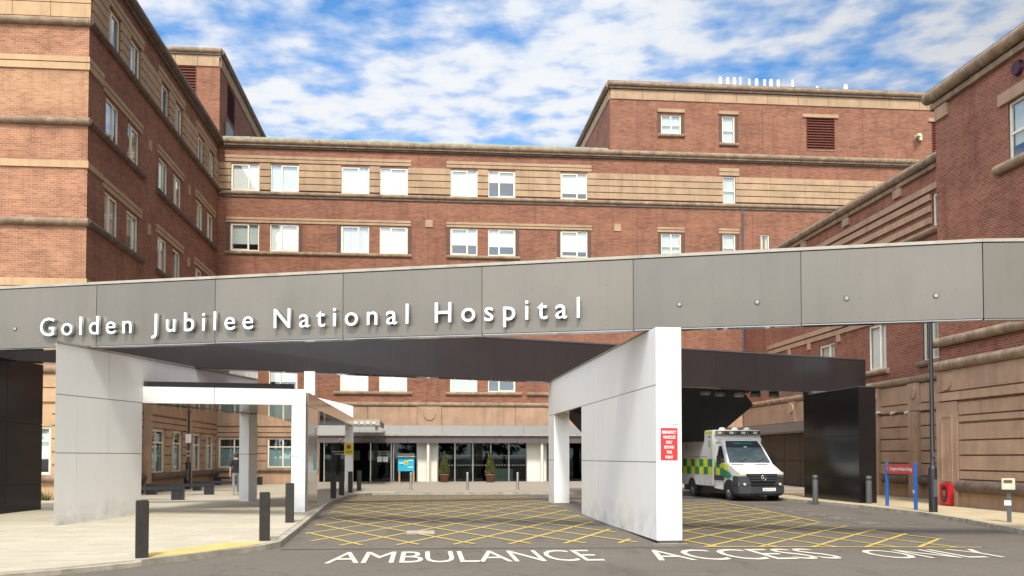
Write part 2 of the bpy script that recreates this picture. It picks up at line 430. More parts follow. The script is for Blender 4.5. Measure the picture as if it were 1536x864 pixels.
def build_ground():
    # one asphalt sheet out to the horizon, fine grid where it is seen
    xs = [-900, -300, -100, -45] + [-20 + .5 * i for i in range(91)] + [60, 150, 400, 900]
    ys = [-900, -300, -90, -20] + [-2 + 1.0 * i for i in range(19)] + [17.5 + .5 * i for i in range(59)] + [60, 90, 250, 900]
    v = [(x, y, zg(x, y)) for y in ys for x in xs]; nx = len(xs)
    f = [(j * nx + i, j * nx + i + 1, (j + 1) * nx + i + 1, (j + 1) * nx + i) for j in range(len(ys) - 1) for i in range(nx - 1)]
    me = bpy.data.meshes.new('road'); me.from_pydata(v, [], f); me.materials.append(M['asphalt'])
    struct(link('road', me))
    kl = [(-4.35, 15.04), (-2.85, 17.35), (-2.66, 17.9), (-2.72, 21.1), (-2.86, 26.4), (-3.01, 31.4), (-3.0, 37.5), (-2.75, 39.6), (-2.2, 40.7), (-1.2, 40.95)]
    kr = [(12.6, 40.9), (13.6, 39.5), (13.9, 34.8), (14.4, 29.8), (14.37, 26), (13.9, 22.8), (13.1, 19.4), (11.9, 16.2), (10.8, 12)]
    def off(line, d):
        out = []
        for i, p in enumerate(line):
            a = line[max(0, i - 1)]; b = line[min(len(line) - 1, i + 1)]
            t = Vector((b[0] - a[0], b[1] - a[1])).normalized(); out.append((p[0] - t.y * d, p[1] + t.x * d))
        return out
    kerbline = kl + kr
    inner = off(kerbline, .15)
    # kerb stones
    sheet('kerb', kerbline + inner[::-1], .105, 'kerb', .16, .6)
    # dropped front edge on the left
    fl = [(-30, 12.6), (-6.6, 13.0), (-5.2, 14.1), (-4.35, 15.04)]
    i0 = inner[:len(kl)]; i1 = inner[len(kl):]
    front = off(fl, .15)
    sheet('front_kerb', fl + front[::-1], .07, 'kerb', .12, .6)
    lf = front[:-1] + [front[-1]] + i0
    def zleft(x, y):
        e = min(1, max(0, (y - 13) / 6)); return zg(x, y) + .085 + .03 * e
    left = lf + [(-1.2, 41.2), (-1.2, 42.0), (-6.0, 42.0), (-6.0, 53.9), (-11.6, 53.9), (-11.6, 33.3), (-30, 33.3)]
    sheet('pavement', left, .115, 'paving', .2, 1.2, zfun=zleft)
    def zfar(x, y): return .165 + .12 * min(1, max(0, (y - 43) / 10))
    far = [(-5.98, 42.02), (-1.18, 42.02), (-1.18, 41.05)] + [p for p in i1 if p[1] > 39][:1] + [(12.7, 41.6), (18, 41.6), (18.98, 41.6), (18.98, 53.95), (-5.98, 53.95)]
    sheet('entrance_pavement', far, 0, 'paving_far', .2, 1.4, zfun=zfar)
    rp = i1[1:] + [(40, 12), (40, 29.5), (19.0, 41.55), (13.3, 41.55)]
    sheet('side_pavement', rp, .108, 'paving_right', .2, 1.5, zfun=lambda x, y: zg(x, y) + .108)
    sheet('tactile_paving', [(-4.6, 16.1), (-3.6, 17.7), (-3.0, 17.75), (-2.95, 17.42), (-4.3, 15.3)], 0, 'tactile', 0, .5, zfun=lambda x, y: zleft(x, y) + .006)
    sheet('gravel_bed', [(-11.5, 33.5), (-9.3, 33.5), (-8.9, 36), (-9.4, 44), (-11.5, 46)], 0, 'gravel', 0, .8, zfun=lambda x, y: zleft(x, y) + .008)
    return zleft, zfar

ZL, ZF = build_ground()

def inside(p, poly):
    c = False; n = len(poly)
    for i in range(n):
        a, b = poly[i], poly[(i + 1) % n]
        if (a[1] > p[1]) != (b[1] > p[1]) and p[0] < (b[0] - a[0]) * (p[1] - a[1]) / (b[1] - a[1]) + a[0]: c = not c
    return c

def clip_line(p, d, poly):
    ts = []
    n = len(poly)
    for i in range(n):
        a = Vector(poly[i]); b = Vector(poly[(i + 1) % n]); e = b - a
        den = d.x * e.y - d.y * e.x
        if abs(den) < 1e-9: continue
        w = a - p; t = (w.x * e.y - w.y * e.x) / den; s = (w.x * d.y - w.y * d.x) / den
        if 0 <= s < 1: ts.append(t)
    ts.sort(); return [(ts[i], ts[i + 1]) for i in range(0, len(ts) - 1, 2)]

def stripe(mb, a, b, w, dz, mat):
    a = Vector(a); b = Vector(b); L = (b - a).length
    if L < .15: return
    t = (b - a) / L; nrm = Vector((-t.y, t.x)) * w / 2; k = max(1, int(L / .5))
    for i in range(k):
        p = a + t * (L * i / k); q = a + t * (L * (i + 1) / k)
        mb.face([(x, y, zg(x, y) + dz) for x, y in (p - nrm, q - nrm, q + nrm, p + nrm)], mat)

def build_markings():
    L = [(-2.0, 18.05), (-2.5, 20.0), (-2.55, 22), (-2.6, 25.3), (-2.72, 28.5), (-2.8, 33.6), (-2.6, 38.6), (4.2, 38.9), (4.2, 32.0), (4.25, 25.5), (4.2, 18.05)]
    Rr = [(5.2, 18.2), (5.3, 17.3), (10.2, 16.7), (10.7, 18.4), (10.55, 20.4), (10.1, 23.2), (10.9, 33.5), (5.3, 33.5), (5.2, 28)]
    for poly, ax, step in ((L, 0, 1.08), (Rr, R(12.5), 1.08)):
        mb = MB()
        for sgn, dz in ((1, .008), (-1, .012)):
            ang = ax + sgn * R(27)
            d = Vector((math.sin(ang), math.cos(ang)))
            for k in range(-30, 40):
                p = Vector((-.5 + k * step + (0 if sgn > 0 else .42), 18.05))
                for t0, t1 in clip_line(p, d, poly):
                    stripe(mb, p + d * t0, p + d * t1, .085, dz, 'yellow')
        if ax:
            stripe(mb, (5.25, 17.2), (10.4, 16.6), .1, .016, 'yellow')
            stripe(mb, (10.1, 23.2), (10.9, 33.5), .1, .016, 'yellow')
        struct(mb.build('yellow_hatching'))
    for body, x0, x1, z0, z1 in (('AMBULANCE', -1.57, 2.98, 15.12, 17.0), ('ACCESS', 3.85, 7.06, 15.05, 16.85), ('ONLY', 7.75, 10.05, 14.98, 16.45)):
        me = text_mesh(body, x1 - x0, z1 - z0, 0, 0)
        for v in me.vertices: v.co = (v.co.x + x0, v.co.z + z0, .008)
        me.materials.clear(); me.materials.append(M['whitepaint']); struct(link('road_lettering', me))
    mb = MB(); rnd = random.Random(3)     # scuffed remains of a second legend beside the hatching
    for i in range(17):
        y = 22.9 + i * .55; x = 11.0 + rnd.uniform(-.25, .35)
        stripe(mb, (x, y), (x + rnd.uniform(.3, .9), y + rnd.uniform(-.25, .25)), .16, .01, 'wornpaint')
    stripe(mb, (10.9, 22.7), (12.6, 22.6), .1, .01, 'wornpaint')
    struct(mb.build('worn_road_marking'))
    mb = MB()     # iron cover and patched tarmac in the hatching
    mb.prism([(-.35, 20.2), (.25, 20.2), (.25, 20.95), (-.35, 20.95)], .03, zg(0, 20.5) + .018, 'kerb')
    struct(mb.build('drain_cover'))
    mb = MB()     # line of setts across the mouth of the forecourt
    stripe(mb, (-2.6, 17.45), (5.0, 17.15), .05, .006, 'seal'); struct(mb.build('road_joint'))
build_markings()

# ------------------------------------------------------------------ windows
WORLD = set()
def link(name, me, parent=None, loc=None, rotz=0):
    o = bpy.data.objects.new(name, me); COL.objects.link(o)
    if loc is not None: o.location = loc
    if rotz: o.rotation_euler.z = rotz
    if parent is not None:
        o.parent = parent
        if parent in WORLD: o.matrix_parent_inverse = Matrix.Translation(-parent.location)
    return o

def wthing(name, label, cat, loc, group=None):
    """a thing whose parts are built at their true place in the world"""
    t = thing(name, label, cat, loc, 0, group); WORLD.add(t); return t

_wc = {}
def win_meshes(w, h, kind, blind, frac):
    key = (round(w, 2), round(h, 2), kind, blind, frac)
    if key in _wc: return _wc[key]
    f = .09 if kind == 'G' else .065; d = .07; fm = MB(); gm = MB(); bl = MB()
    fm.box(0, w, 0, d, 0, f, 'frame'); fm.box(0, w, 0, d, h - f, h, 'frame')
    fm.box(0, f, 0, d, f, h - f, 'frame'); fm.box(w - f, w, 0, d, f, h - f, 'frame')
    vs = []; hs = []
    if kind in ('L', 'R'): vs = [w * (.62 if kind == 'L' else .40)]
    elif kind == 'X': vs = [w / 2]; hs = [h * .48]
    elif kind == 'H': hs = [h * .47]
    elif kind == 'G': vs = [w * .42]; hs = [h * .70]
    elif kind == 'G2': vs = [w * .46, w * .78]; hs = [h * .66]
    for x in vs: fm.box(x - .04, x + .04, .002, d - .002, f, h - f, 'frame')
    for z in hs: fm.box(f, w - f, .004, d - .004, z - .035, z + .035, 'frame')
    if kind in ('L', 'R'):      # one opening leaf stands a little proud, with its own stile
        a, b = (f, vs[0]) if kind == 'L' else (vs[0], w - f)
        for x0, x1, z0, z1 in ((a, b, f, f + .045), (a, b, h - f - .045, h - f), (a, a + .045, f + .045, h - f - .045), (b - .045, b, f + .045, h - f - .045)):
            fm.box(x0, x1, -.012, .02, z0, z1, 'frame')
    # dim room behind, part of the window's own mesh
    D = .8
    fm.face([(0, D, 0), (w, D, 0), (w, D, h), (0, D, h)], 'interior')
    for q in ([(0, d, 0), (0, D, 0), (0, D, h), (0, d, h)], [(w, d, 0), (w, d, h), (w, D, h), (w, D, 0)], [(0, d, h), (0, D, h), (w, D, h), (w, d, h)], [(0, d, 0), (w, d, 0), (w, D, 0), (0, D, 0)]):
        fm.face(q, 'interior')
    gm.face([(f * .5, .035, f * .5), (w - f * .5, .035, f * .5), (w - f * .5, .035, h - f * .5), (f * .5, .035, h - f * .5)], 'glass')
    out = [fm.mesh('window_frame'), gm.mesh('pane'), None]
    if blind:
        z0 = f + (h - 2 * f) * (1 - frac)
        if blind == 'blind_vertical':
            n = int(w / .11)
            for i in range(n):
                x = f + (w - 2 * f) * i / n; bl.poly([(x, .11, f), (x + .085, .16, f), (x + .085, .16, h - f), (x, .11, h - f)], [(0, 1, 2, 3)], 'blind')
        elif blind == 'blind_cream':
            for s, e in ((f, f + .28 * w), (w - f - .3 * w, w - f)):
                n = 6
                for i in range(n):
                    x = s + (e - s) * i / n; x2 = s + (e - s) * (i + 1) / n
                    bl.face([(x, .12 + .05 * (i % 2), f), (x2, .12 + .05 * ((i + 1) % 2), f), (x2, .12 + .05 * ((i + 1) % 2), h - f), (x, .12 + .05 * (i % 2), h - f)], blind)
        else:
            zt = h - f
            if blind == 'blind_teal': z0, zt = f, f + (h - 2 * f) * frac
            bl.face([(f, .12, z0), (w - f, .12, z0), (w - f, .12, zt), (f, .12, zt)], blind)
        out[2] = bl.mesh('blind')
    _wc[key] = out; return out

def window(parent, fr, u, z, w, h, kind='L', blind='blind', frac=1.0, inset=.055):
    ms = win_meshes(w, h, kind, blind, frac)
    o = link('window', ms[0], parent, fr.p(u, -inset, z), fr.ang)
    link('pane', ms[1], o)
    if ms[2]: link('blind', ms[2], o)
    return o

def courses(mb, fr, spans, levels, mat, v0=0, v1=.1, gap=.05):
    for a, b in spans:
        for i in range(len(levels) - 1):
            mb.fbox(fr, a, b, v0, v1, levels[i], levels[i + 1] - gap, mat)

def louvre(parent, fr, u0, u1, z0, z1):
    mb = MB(); mb.fbox(fr, u0, u1, -.14, -.12, z0, z1, 'louvre')
    n = int((z1 - z0) / .16)
    for i in range(n):
        z = z0 + (z1 - z0) * i / n
        a = [fr.p(u0, -.12, z + .12), fr.p(u1, -.12, z + .12), fr.p(u1, .0, z + .02), fr.p(u0, .0, z + .02)]
        mb.poly(a + [(p[0], p[1], p[2] + .02) for p in a], [(3, 2, 1, 0), (4, 5, 6, 7), (2, 3, 7, 6), (0, 1, 5, 4)], 'louvre')
    for a, b in ((u0, u0 + .05), (u1 - .05, u1)): mb.fbox(fr, a, b, -.12, .015, z0, z1, 'louvre')
    mb.fbox(fr, u0 - .03, u1 + .03, -.02, .03, z0 - .06, z0, 'mould')
    return mb.build('louvre', parent)

def hood(B, fr, u0, u1, z0, z1, mat='stone'):
    """two-step stone head over a group of windows"""
    zm = z0 + (z1 - z0) * .5; mb = MB()
    mb.fbox(fr, u0, u1, 0, .05, z0, zm - .018, mat); mb.fbox(fr, u0 + .06, u1 - .06, 0, .045, zm - .018, zm + .018, 'mould_dark'); mb.fbox(fr, u0 - .003, u1 + .003, 0, .07, zm + .018, z1, mat)
    mb.build('window_head', B)

XL = -11.66; YF = 54.0; YLW = 33.4; XW = 19.06; XT = 17.2; YT = 29.7; XTL = 10.98
F_C = Fr(0, YF, 0)                        # central facade, u = x
F_LS = Fr(XL, 0, math.pi / 2)             # side of the left wing, u = y
F_LF = Fr(0, YLW, 0)                      # front of the left wing, u = x
F_RW = Fr(XW, 0, -math.pi / 2)            # side of the lower right wing, u = -y
F_RT = Fr(XT, 0, -math.pi / 2)            # taller right end
F_TS = Fr(XTL, 0, -math.pi / 2)           # left flank of the tall centre block
SILLS = (16.88, 13.44, 9.93, 5.47); HEADS = (18.46, 15.02, 11.5, 7.1)

# ------------------------------------------------------------------ centre block
def build_centre():
    B = wthing('hospital_building', 'long red brick centre block with rows of white blinds above the glazed entrance', 'hospital', (4, YF, .2))
    rnd = random.Random(11)
    cols = [(-10.96, 1.6), (-8.75, 1.6), (-4.75, 1.6), (-2.54, 1.6), (1.53, 1.58), (3.73, 1.6), (8.0, 1.6)]
    ops = []; wins = []
    plan = {0: [('L', 'blind', 1), ('R', 'blind_grey', 1), ('L', 'blind', 1), ('R', 'blind', 1), ('L', 'blind', 1), ('R', 'blind', .42), ('L', 'blind', .78)],
            1: [('L', 'blind_grey', .76), ('R', 'blind', 1), ('L', 'blind_vertical', 1), ('R', 'blind', 1), ('L', 'blind', .62), ('R', 'blind', .66), ('L', 'blind', .8)],
            2: [('L', 'blind', 1), ('R', 'blind', .6), ('L', 'blind_grey', 1), ('R', 'blind', 1), ('L', 'blind', 1), ('R', 'blind', .5), ('L', 'blind', .7)],
            3: [('L', 'blind', .8), ('R', 'blind', .7), ('L', 'blind', 1), ('R', 'blind', 1), ('L', 'blind_grey', 1), ('R', 'blind_grey', .3), ('L', 'blind', 1)]}
    for r in range(4):
        for c, (x, w) in enumerate(cols):
            ops.append((x, x + w, SILLS[r], HEADS[r])); wins.append((x, SILLS[r], w, HEADS[r] - SILLS[r], *plan[r][c]))
    extra = [(14.07, 15.28, 20.97, 22.13, 'X', 'blind_grey', 1), (17.81, 18.58, 20.54, 22.18, 'H', 'blind_grey', 1), (17.82, 18.59, 16.9, 18.52, 'H', 'blind_grey', 1),
             (14.03, 15.24, 13.5, 15.0, 'X', 'blind_grey', 1), (17.78, 18.57, 13.5, 15.03, 'H', 'blind_grey', 1), (20.14, 20.66, 13.5, 15.05, 'N', 'blind_cream', 1)]
    for a, b, c, d, k, bl, fr_ in extra:
        ops.append((a, b, c, d)); wins.append((a, c, b - a, d - c, k, bl, fr_))
    lou = [(23.03, 24.85, 20.31, 22.24), (31.0, 32.8, 20.31, 22.24)]
    gw = [(-11.5, -9.45, 1.08, 2.78), (-8.79, -6.75, 1.08, 2.78)]
    ent = (-5.9, 10.4, .18, 2.9)
    # pieces of one continuous front wall
    mb = MB()
    mb.wall(F_C, XL, 10.98, 4.6, 19.6, [o for o in ops if o[0] < 10.98], 'brick', .16)
    mb.wall(F_C, 10.98, 36, 4.6, 23.9, [o for o in ops if o[0] > 10.98] + lou, 'brick', .16)
    mb.wall(F_C, XL, 19.2, 0, 4.6, gw + [ent], 'stone_pink', .16)
    mb.wall(F_TS, -80, -54, 19.3, 23.9, [], 'brick', .1)
    mb.face([(XL, YF + .1, 19.62), (10.98, YF + .1, 19.62), (10.98, 80, 19.62), (XL, 80, 19.62)], 'roof')
    mb.face([(10.98, YF + .1, 23.7), (36, YF + .1, 23.7), (36, 80, 23.7), (10.98, 80, 23.7)], 'roof')
    mb.build('wall', B)
    # stone
    mb = MB()
    lv = [16.96, 17.35, 17.74, 18.13, 18.52]
    edges = [XL + .02] + sum([[x, x + w] for x, w in cols], []) + [17.82, 18.59, 31.5]
    spans = [(edges[i] + .002, edges[i + 1] - .002) for i in range(0, len(edges), 2)]
    for a, b in spans:
        n = max(1, round((b - a) / 2.2))
        for i in range(n):
            courses(mb, F_C, [(a + (b - a) * i / n + (.012 if i else 0), a + (b - a) * (i + 1) / n)], lv, 'stone', 0, .09)
        mb.build('stone_band', B); mb = MB()
    for a, b in ((-11.3, -.75), (1.3, 9.85)):
        hood(B, F_C, a, b, 18.56, 18.93)
    hood(B, F_C, 17.6, 18.82, 18.56, 19.0)
    for a, b in ((-11.2, -.75), (1.3, 9.85), (13.8, 15.45), (17.55, 18.8)):
        hood(B, F_C, a, b, 15.06, 15.36)
        hood(B, F_C, a, b, 11.54, 11.84)
    for a, b in ((13.85, 15.5), (17.6, 18.8), (22.8, 25.05), (30.8, 33)): mb = MB(); mb.fbox(F_C, a, b, 0, .09, 22.27, 22.47, 'stone'); mb.build('lintel', B)
    for x, z in ((.08, 15.03), (11.2, 15.05), (.08, 11.5), (11.2, 11.5)): mb = MB(); mb.fbox(F_C, x, x + .42, 0, .05, z, z + .42, 'stone'); mb.build('stone_block', B)
    # frieze over the ground floor, with roundels on pilaster caps
    x = XL + .05
    for a, b in ((XL + .02, -7.0), (-6.97, -3.2), (-3.17, -.35), (1.05, 5.3), (5.33, 7.4), (8.3, 12), (12.03, 16), (16.03, 18.9)):
        mb = MB(); mb.fbox(F_C, a, b, 0, .10, 3.45, 4.58, 'stone_pink'); mb.build('frieze_panel', B)
    for a, b in ((-.33, 1.03), (7.42, 8.28)):
        mb = MB(); mb.fbox(F_C, a, b, 0, .16, 3.35, 4.6, 'stone_pink')
        c = (a + b) / 2; mb.cyl(F_C.p(c, .16, 4.15), F_C.p(c, .22, 4.15), .36, .33, 'stone_pink', 24); mb.build('roundel_panel', B)
    mb = MB()
    courses(mb, F_C, [(-9.43, -8.81), (-6.73, -5.95)], [1.08, 1.5, 1.92, 2.34, 2.82], 'stone_pink', 0, .08)
    courses(mb, F_C, [(XL + .05, -5.95)], [2.86, 3.1, 3.42], 'stone_pink', 0, .1)
    mb.build('stonework', B)
    # mouldings
    mb = MB()
    mb.bar(F_C, XL + .02, 36, 16.76, .01, .125, 'mould'); mb.fbox(F_C, XL + .02, 36, 0, .06, 16.52, 16.62, 'mould_dark')
    for s in (13.32, 9.8):
        for a, b in ((-11.25, -.7), (1.3, 5.6), (7.7, 9.9)): mb.bar(F_C, a, b, s, .02, .11, 'mould')
    for a, b in ((-11.3, -6.8), (-5.1, -.65), (1.3, 5.7), (6.0, 11)): mb.bar(F_C, a, b, 5.36, .02, .11, 'mould')
    mb.bar(F_C, XL + .02, 19.0, 4.72, .05, .14, 'mould')
    for a, b in ((13.85, 15.5),): mb.bar(F_C, a, b, 20.88, .03, .11, 'mould')
    mb.bar(F_C, 17.6, 18.8, 20.45, .03, .11, 'mould')
    for a, b in ((14.0, 15.3), (17.7, 18.65)): mb.bar(F_C, a, b, 13.42, .02, .09, 'mould')
    for y0, y1 in ((-11.4, -6.9), (-9, -5.95)): pass
    mb.bar(F_C, -11.6, -5.95, .98, .03, .13, 'mould')
    mb.build('sill_moulding', B)
    mb = MB()   # eaves of the lower front, carried on as a string course across the tall part
    mb.fbox(F_C, XL + .3, 36, 0, .12, 19.36, 19.46, 'mould_dark')
    mb.fbox(F_C, XL + .3, 36, 0, .2, 19.465, 19.56, 'mould')
    mb.bar(F_C, XL + .3, 36, 19.7, .16, .16, 'mould')
    mb.build('cornice', B)
    mb = MB()
    n = 42
    for i in range(n):
        a = XL + .2 + (10.7 - XL) * i / n; b = XL + .2 + (10.7 - XL) * (i + 1) / n - .03
        z = .02 * rnd.random()
        mb.poly([F_C.p(a, .2, 19.86 + z), F_C.p(b, .2, 19.86 + z), F_C.p(b, -.35, 20.12 + z), F_C.p(a, -.35, 20.12 + z)], [(0, 1, 2, 3)], 'copper')
        mb.fbox(F_C, a, b, .16, .21, 19.82, 19.868 + z, 'copper')
    mb.build('copper_eaves', B)
    mb = MB()   # parapet of the tall part
    for fr, a, b in ((F_C, 11.0, 36), (F_TS, -80, -54.1)):
        n = int((b - a) / 1.9)
        for i in range(n): mb.fbox(fr, a + (b - a) * i / n + .01, a + (b - a) * (i + 1) / n - .01, 0, .05, 22.98, 23.56, 'stone')
        mb.fbox(fr, a - .1, b, 0, .16, 23.58, 23.68, 'mould_dark'); mb.bar(fr, a - .15, b, 23.86, .1, .16, 'mould')
        mb.fbox(fr, a - .15, b, -.3, .12, 24.0, 24.06, 'mould')
    mb.build('parapet', B)
    # dark brick strips at the jambs
    mb = MB()
    for a in (-11.2, -7.12, -4.98, -.92, 1.28, 5.35, 7.78, 9.62):
        for s, h in ((1, 2), (2, 3)):
            mb = MB(); mb.fbox(F_C, a, a + .2, 0, .02, SILLS[s] + .02, HEADS[s] + .03, 'brick_dark'); mb.build('jamb_brickwork', B)
    for a, c, d in ((13.85, 21.0, 22.26), (15.3, 21.0, 22.26), (13.85, 13.52, 15.05), (15.3, 13.52, 15.05), (17.6, 20.57, 22.26), (18.62, 20.57, 22.26), (17.6, 13.52, 15.05), (18.62, 13.52, 15.05)):
        mb = MB(); mb.fbox(F_C, a, a + .18, 0, .02, c, d, 'brick_dark'); mb.build('jamb_brickwork', B)
    for u, z, w, h, k, bl, fc in wins: window(B, F_C, u, z, w, h, k, bl, fc)
    for a, b, c, d in gw: window(B, F_C, a, c, b - a, d - c, 'G', 'blind_teal', .66)
    for a, b, c, d in lou: louvre(B, F_C, a, b, c, d)
    for x, a, b in ((-5.95, 4.9, 16.4), (.25, 4.9, 16.4), (6.45, 4.9, 16.4), (12.6, 4.9, 16.4), (12.6, 19.95, 22.9), (19.65, 4.9, 16.4), (20.3, 19.95, 22.9), (26.6, 19.95, 22.9)):
        mb = MB(); mb.fbox(F_C, x - .014, x + .014, .0, .006, a, b, 'brick_dark'); mb.build('movement_joint', B)
    mb = MB(); mb.cyl((19.0, YF - .12, 4.9), (19.0, YF - .12, 16.5), .05, .05, 'greypost', 10); mb.build('downpipe', B)
    # entrance room behind the glass
    mb = MB()
    mb.box(-5.9, 10.4, YF + .2, 62, .16, .2, 'greypost')
    mb.face([(-5.9, 62, .2), (10.4, 62, .2), (10.4, 62, 2.9), (-5.9, 62, 2.9)], 'interior')
    mb.face([(-5.9, YF + .2, 2.9), (-5.9, 62, 2.9), (10.4, 62, 2.9), (10.4, YF + .2, 2.9)], 'interior')
    mb.face([(-5.9, YF + .2, .2), (-5.9, 62, .2), (-5.9, 62, 2.9), (-5.9, YF + .2, 2.9)], 'interior')
    mb.face([(10.4, 62, .2), (10.4, YF + .2, .2), (10.4, YF + .2, 2.9), (10.4, 62, 2.9)], 'interior')
    mb.box(4.2, 5.3, 55.2, 55.7, .2, 1.0, 'white'); mb.box(4.5, 4.9, 55.3, 55.5, 1.0, 1.25, 'black')
    for x in (1.6, 2.4, 6.9): mb.box(x, x + .5, 57, 57.5, .2, .95, 'greypost')
    for x in (-4.6, -3.4, -2.6, 1.3, 3.3): mb.box(x, x + .7, 58.5, 58.6, 1.5, 2.1, 'blind_grey')
    mb.build('lobby', B)
    g = MB(); gp = MB()
    spans = [(-5.62, -4.36), (-3.0, -1.83), (-1.70, -.34), (.83, 1.82), (1.82, 2.86), (2.86, 3.9), (3.9, 4.95), (4.95, 5.99), (7.16, 8.3), (8.3, 9.4), (9.4, 10.35)]
    for a, b in spans:
        g = MB(); g.fbox(F_C, a + .02, b - .02, -.06, -.05, .24, 2.5, 'glass_dark'); g.build('entrance_pane', B)
    for a in sorted(set([x for s in spans for x in s])): gp.fbox(F_C, a - .03, a + .03, -.1, .0, .2, 2.52, 'steel')
    gp.fbox(F_C, -5.9, 10.38, -.11, .02, 2.52, 2.62, 'fascia')
    for x in (-2.62, -2.3): gp.fbox(F_C, x, x + .28, .02, .03, 1.42, 1.72, 'textwhite')
    for a, b in ((-5.2, -4.5), (-2.6, -1.95)): 
        gp.fbox(F_C, a, b, .0, .006, 1.98, 2.03, 'textgrey'); gp.fbox(F_C, a + .15, b, .0, .006, 1.84, 1.89, 'textgrey')
    for x in [1 + .16 * i for i in range(31)]:
        gp.fbox(F_C, x, x + .05, -.045, -.04, 1.2, 1.25, 'textgrey'); gp.fbox(F_C, x, x + .05, -.045, -.04, 1.75, 1.8, 'textgrey')
    gp.build('glazing_frame', B)
    for a, b in ((-.32, .81), (6.02, 7.13)):
        mb = MB(); mb.fbox(F_C, a, b, -.12, -.02, .19, 2.6, 'white'); mb.build('white_infill_panel', B)
    # penthouse tower at the left end
    mb = MB(); F_T = Fr(0, YF + .02, 0); F_TR = Fr(XL + .02, 0, math.pi / 2)
    mb.wall(F_T, -19, XL + .02, 19.0, 24.2, [(-15.4, -12.92, 20.3, 23.95)], 'brick', .16)
    mb.wall(F_TR, YF + .02, 74, 19.0, 24.2, [(56.0, 58.3, 21.9, 23.9)], 'brick', .3, 'brick_dark')
    for fr, a, b in ((F_T, -19, XL), (F_TR, YF + .1, 74)):
        n = int((b - a) / 1.2)
        for i in range(n): mb.fbox(fr, a + (b - a) * i / n + .01, a + (b - a) * (i + 1) / n - .01, 0, .06, 24.0, 24.62, 'stone')
        mb.fbox(fr, a, b + .12, 0, .14, 24.63, 24.72, 'mould_dark'); mb.bar(fr, a, b + .14, 24.88, .08, .16, 'mould')
    mb.face([(-19, YF, 24.6), (XL, YF, 24.6), (XL, 74, 24.6), (-19, 74, 24.6)], 'roof')
    tw = mb.build('rooftop_tower', B)
    louvre(tw, F_T, -15.4, -12.92, 20.3, 23.95); louvre(tw, F_TR, 56.0, 58.3, 21.9, 23.9)
    mb = MB(); mb.fbox(F_TR, 55.4, 56.9, .03, .2, 20.4, 21.3, 'fascia'); mb.build('vent_hood', tw)
    # white vents along the parapet
    for x, w, h in ((17.75, .22, .42), (18.2, .22, .4), (18.62, .2, .42), (19.0, .12, .46), (19.55, .14, .38), (20.0, .2, .4), (20.5, .16, .38), (20.9, .22, .4), (21.35, .2, .38), (22.25, .14, .42), (23.8, .16, .1), (25.6, .26, .26)):
        mb = MB(); mb.cyl((x, YF + .1, 23.9), (x, YF + .1, 24.12 + h), w * .62, w * .62, 'vent_white', 12); mb.cyl((x, YF + .1, 24.1 + h), (x, YF + .1, 24.15 + h), w * .7, w * .5, 'vent_white', 12)
        mb.build('roof_vent', B)
    # camera on a bracket
    mb = MB(); mb.fbox(F_C, 30.0, 30.1, 0, .5, 21.2, 21.27, 'vent_white'); mb.fbox(F_C, 29.78, 29.98, .2, .62, 21.17, 21.32, 'cream_box'); mb.fbox(F_C, 30.12, 30.3, .05, .2, 21.05, 21.42, 'cream_box')
    tag(mb.build('security_camera'), 'small pale security camera on a bracket high on the tall centre block', 'camera')
    return B

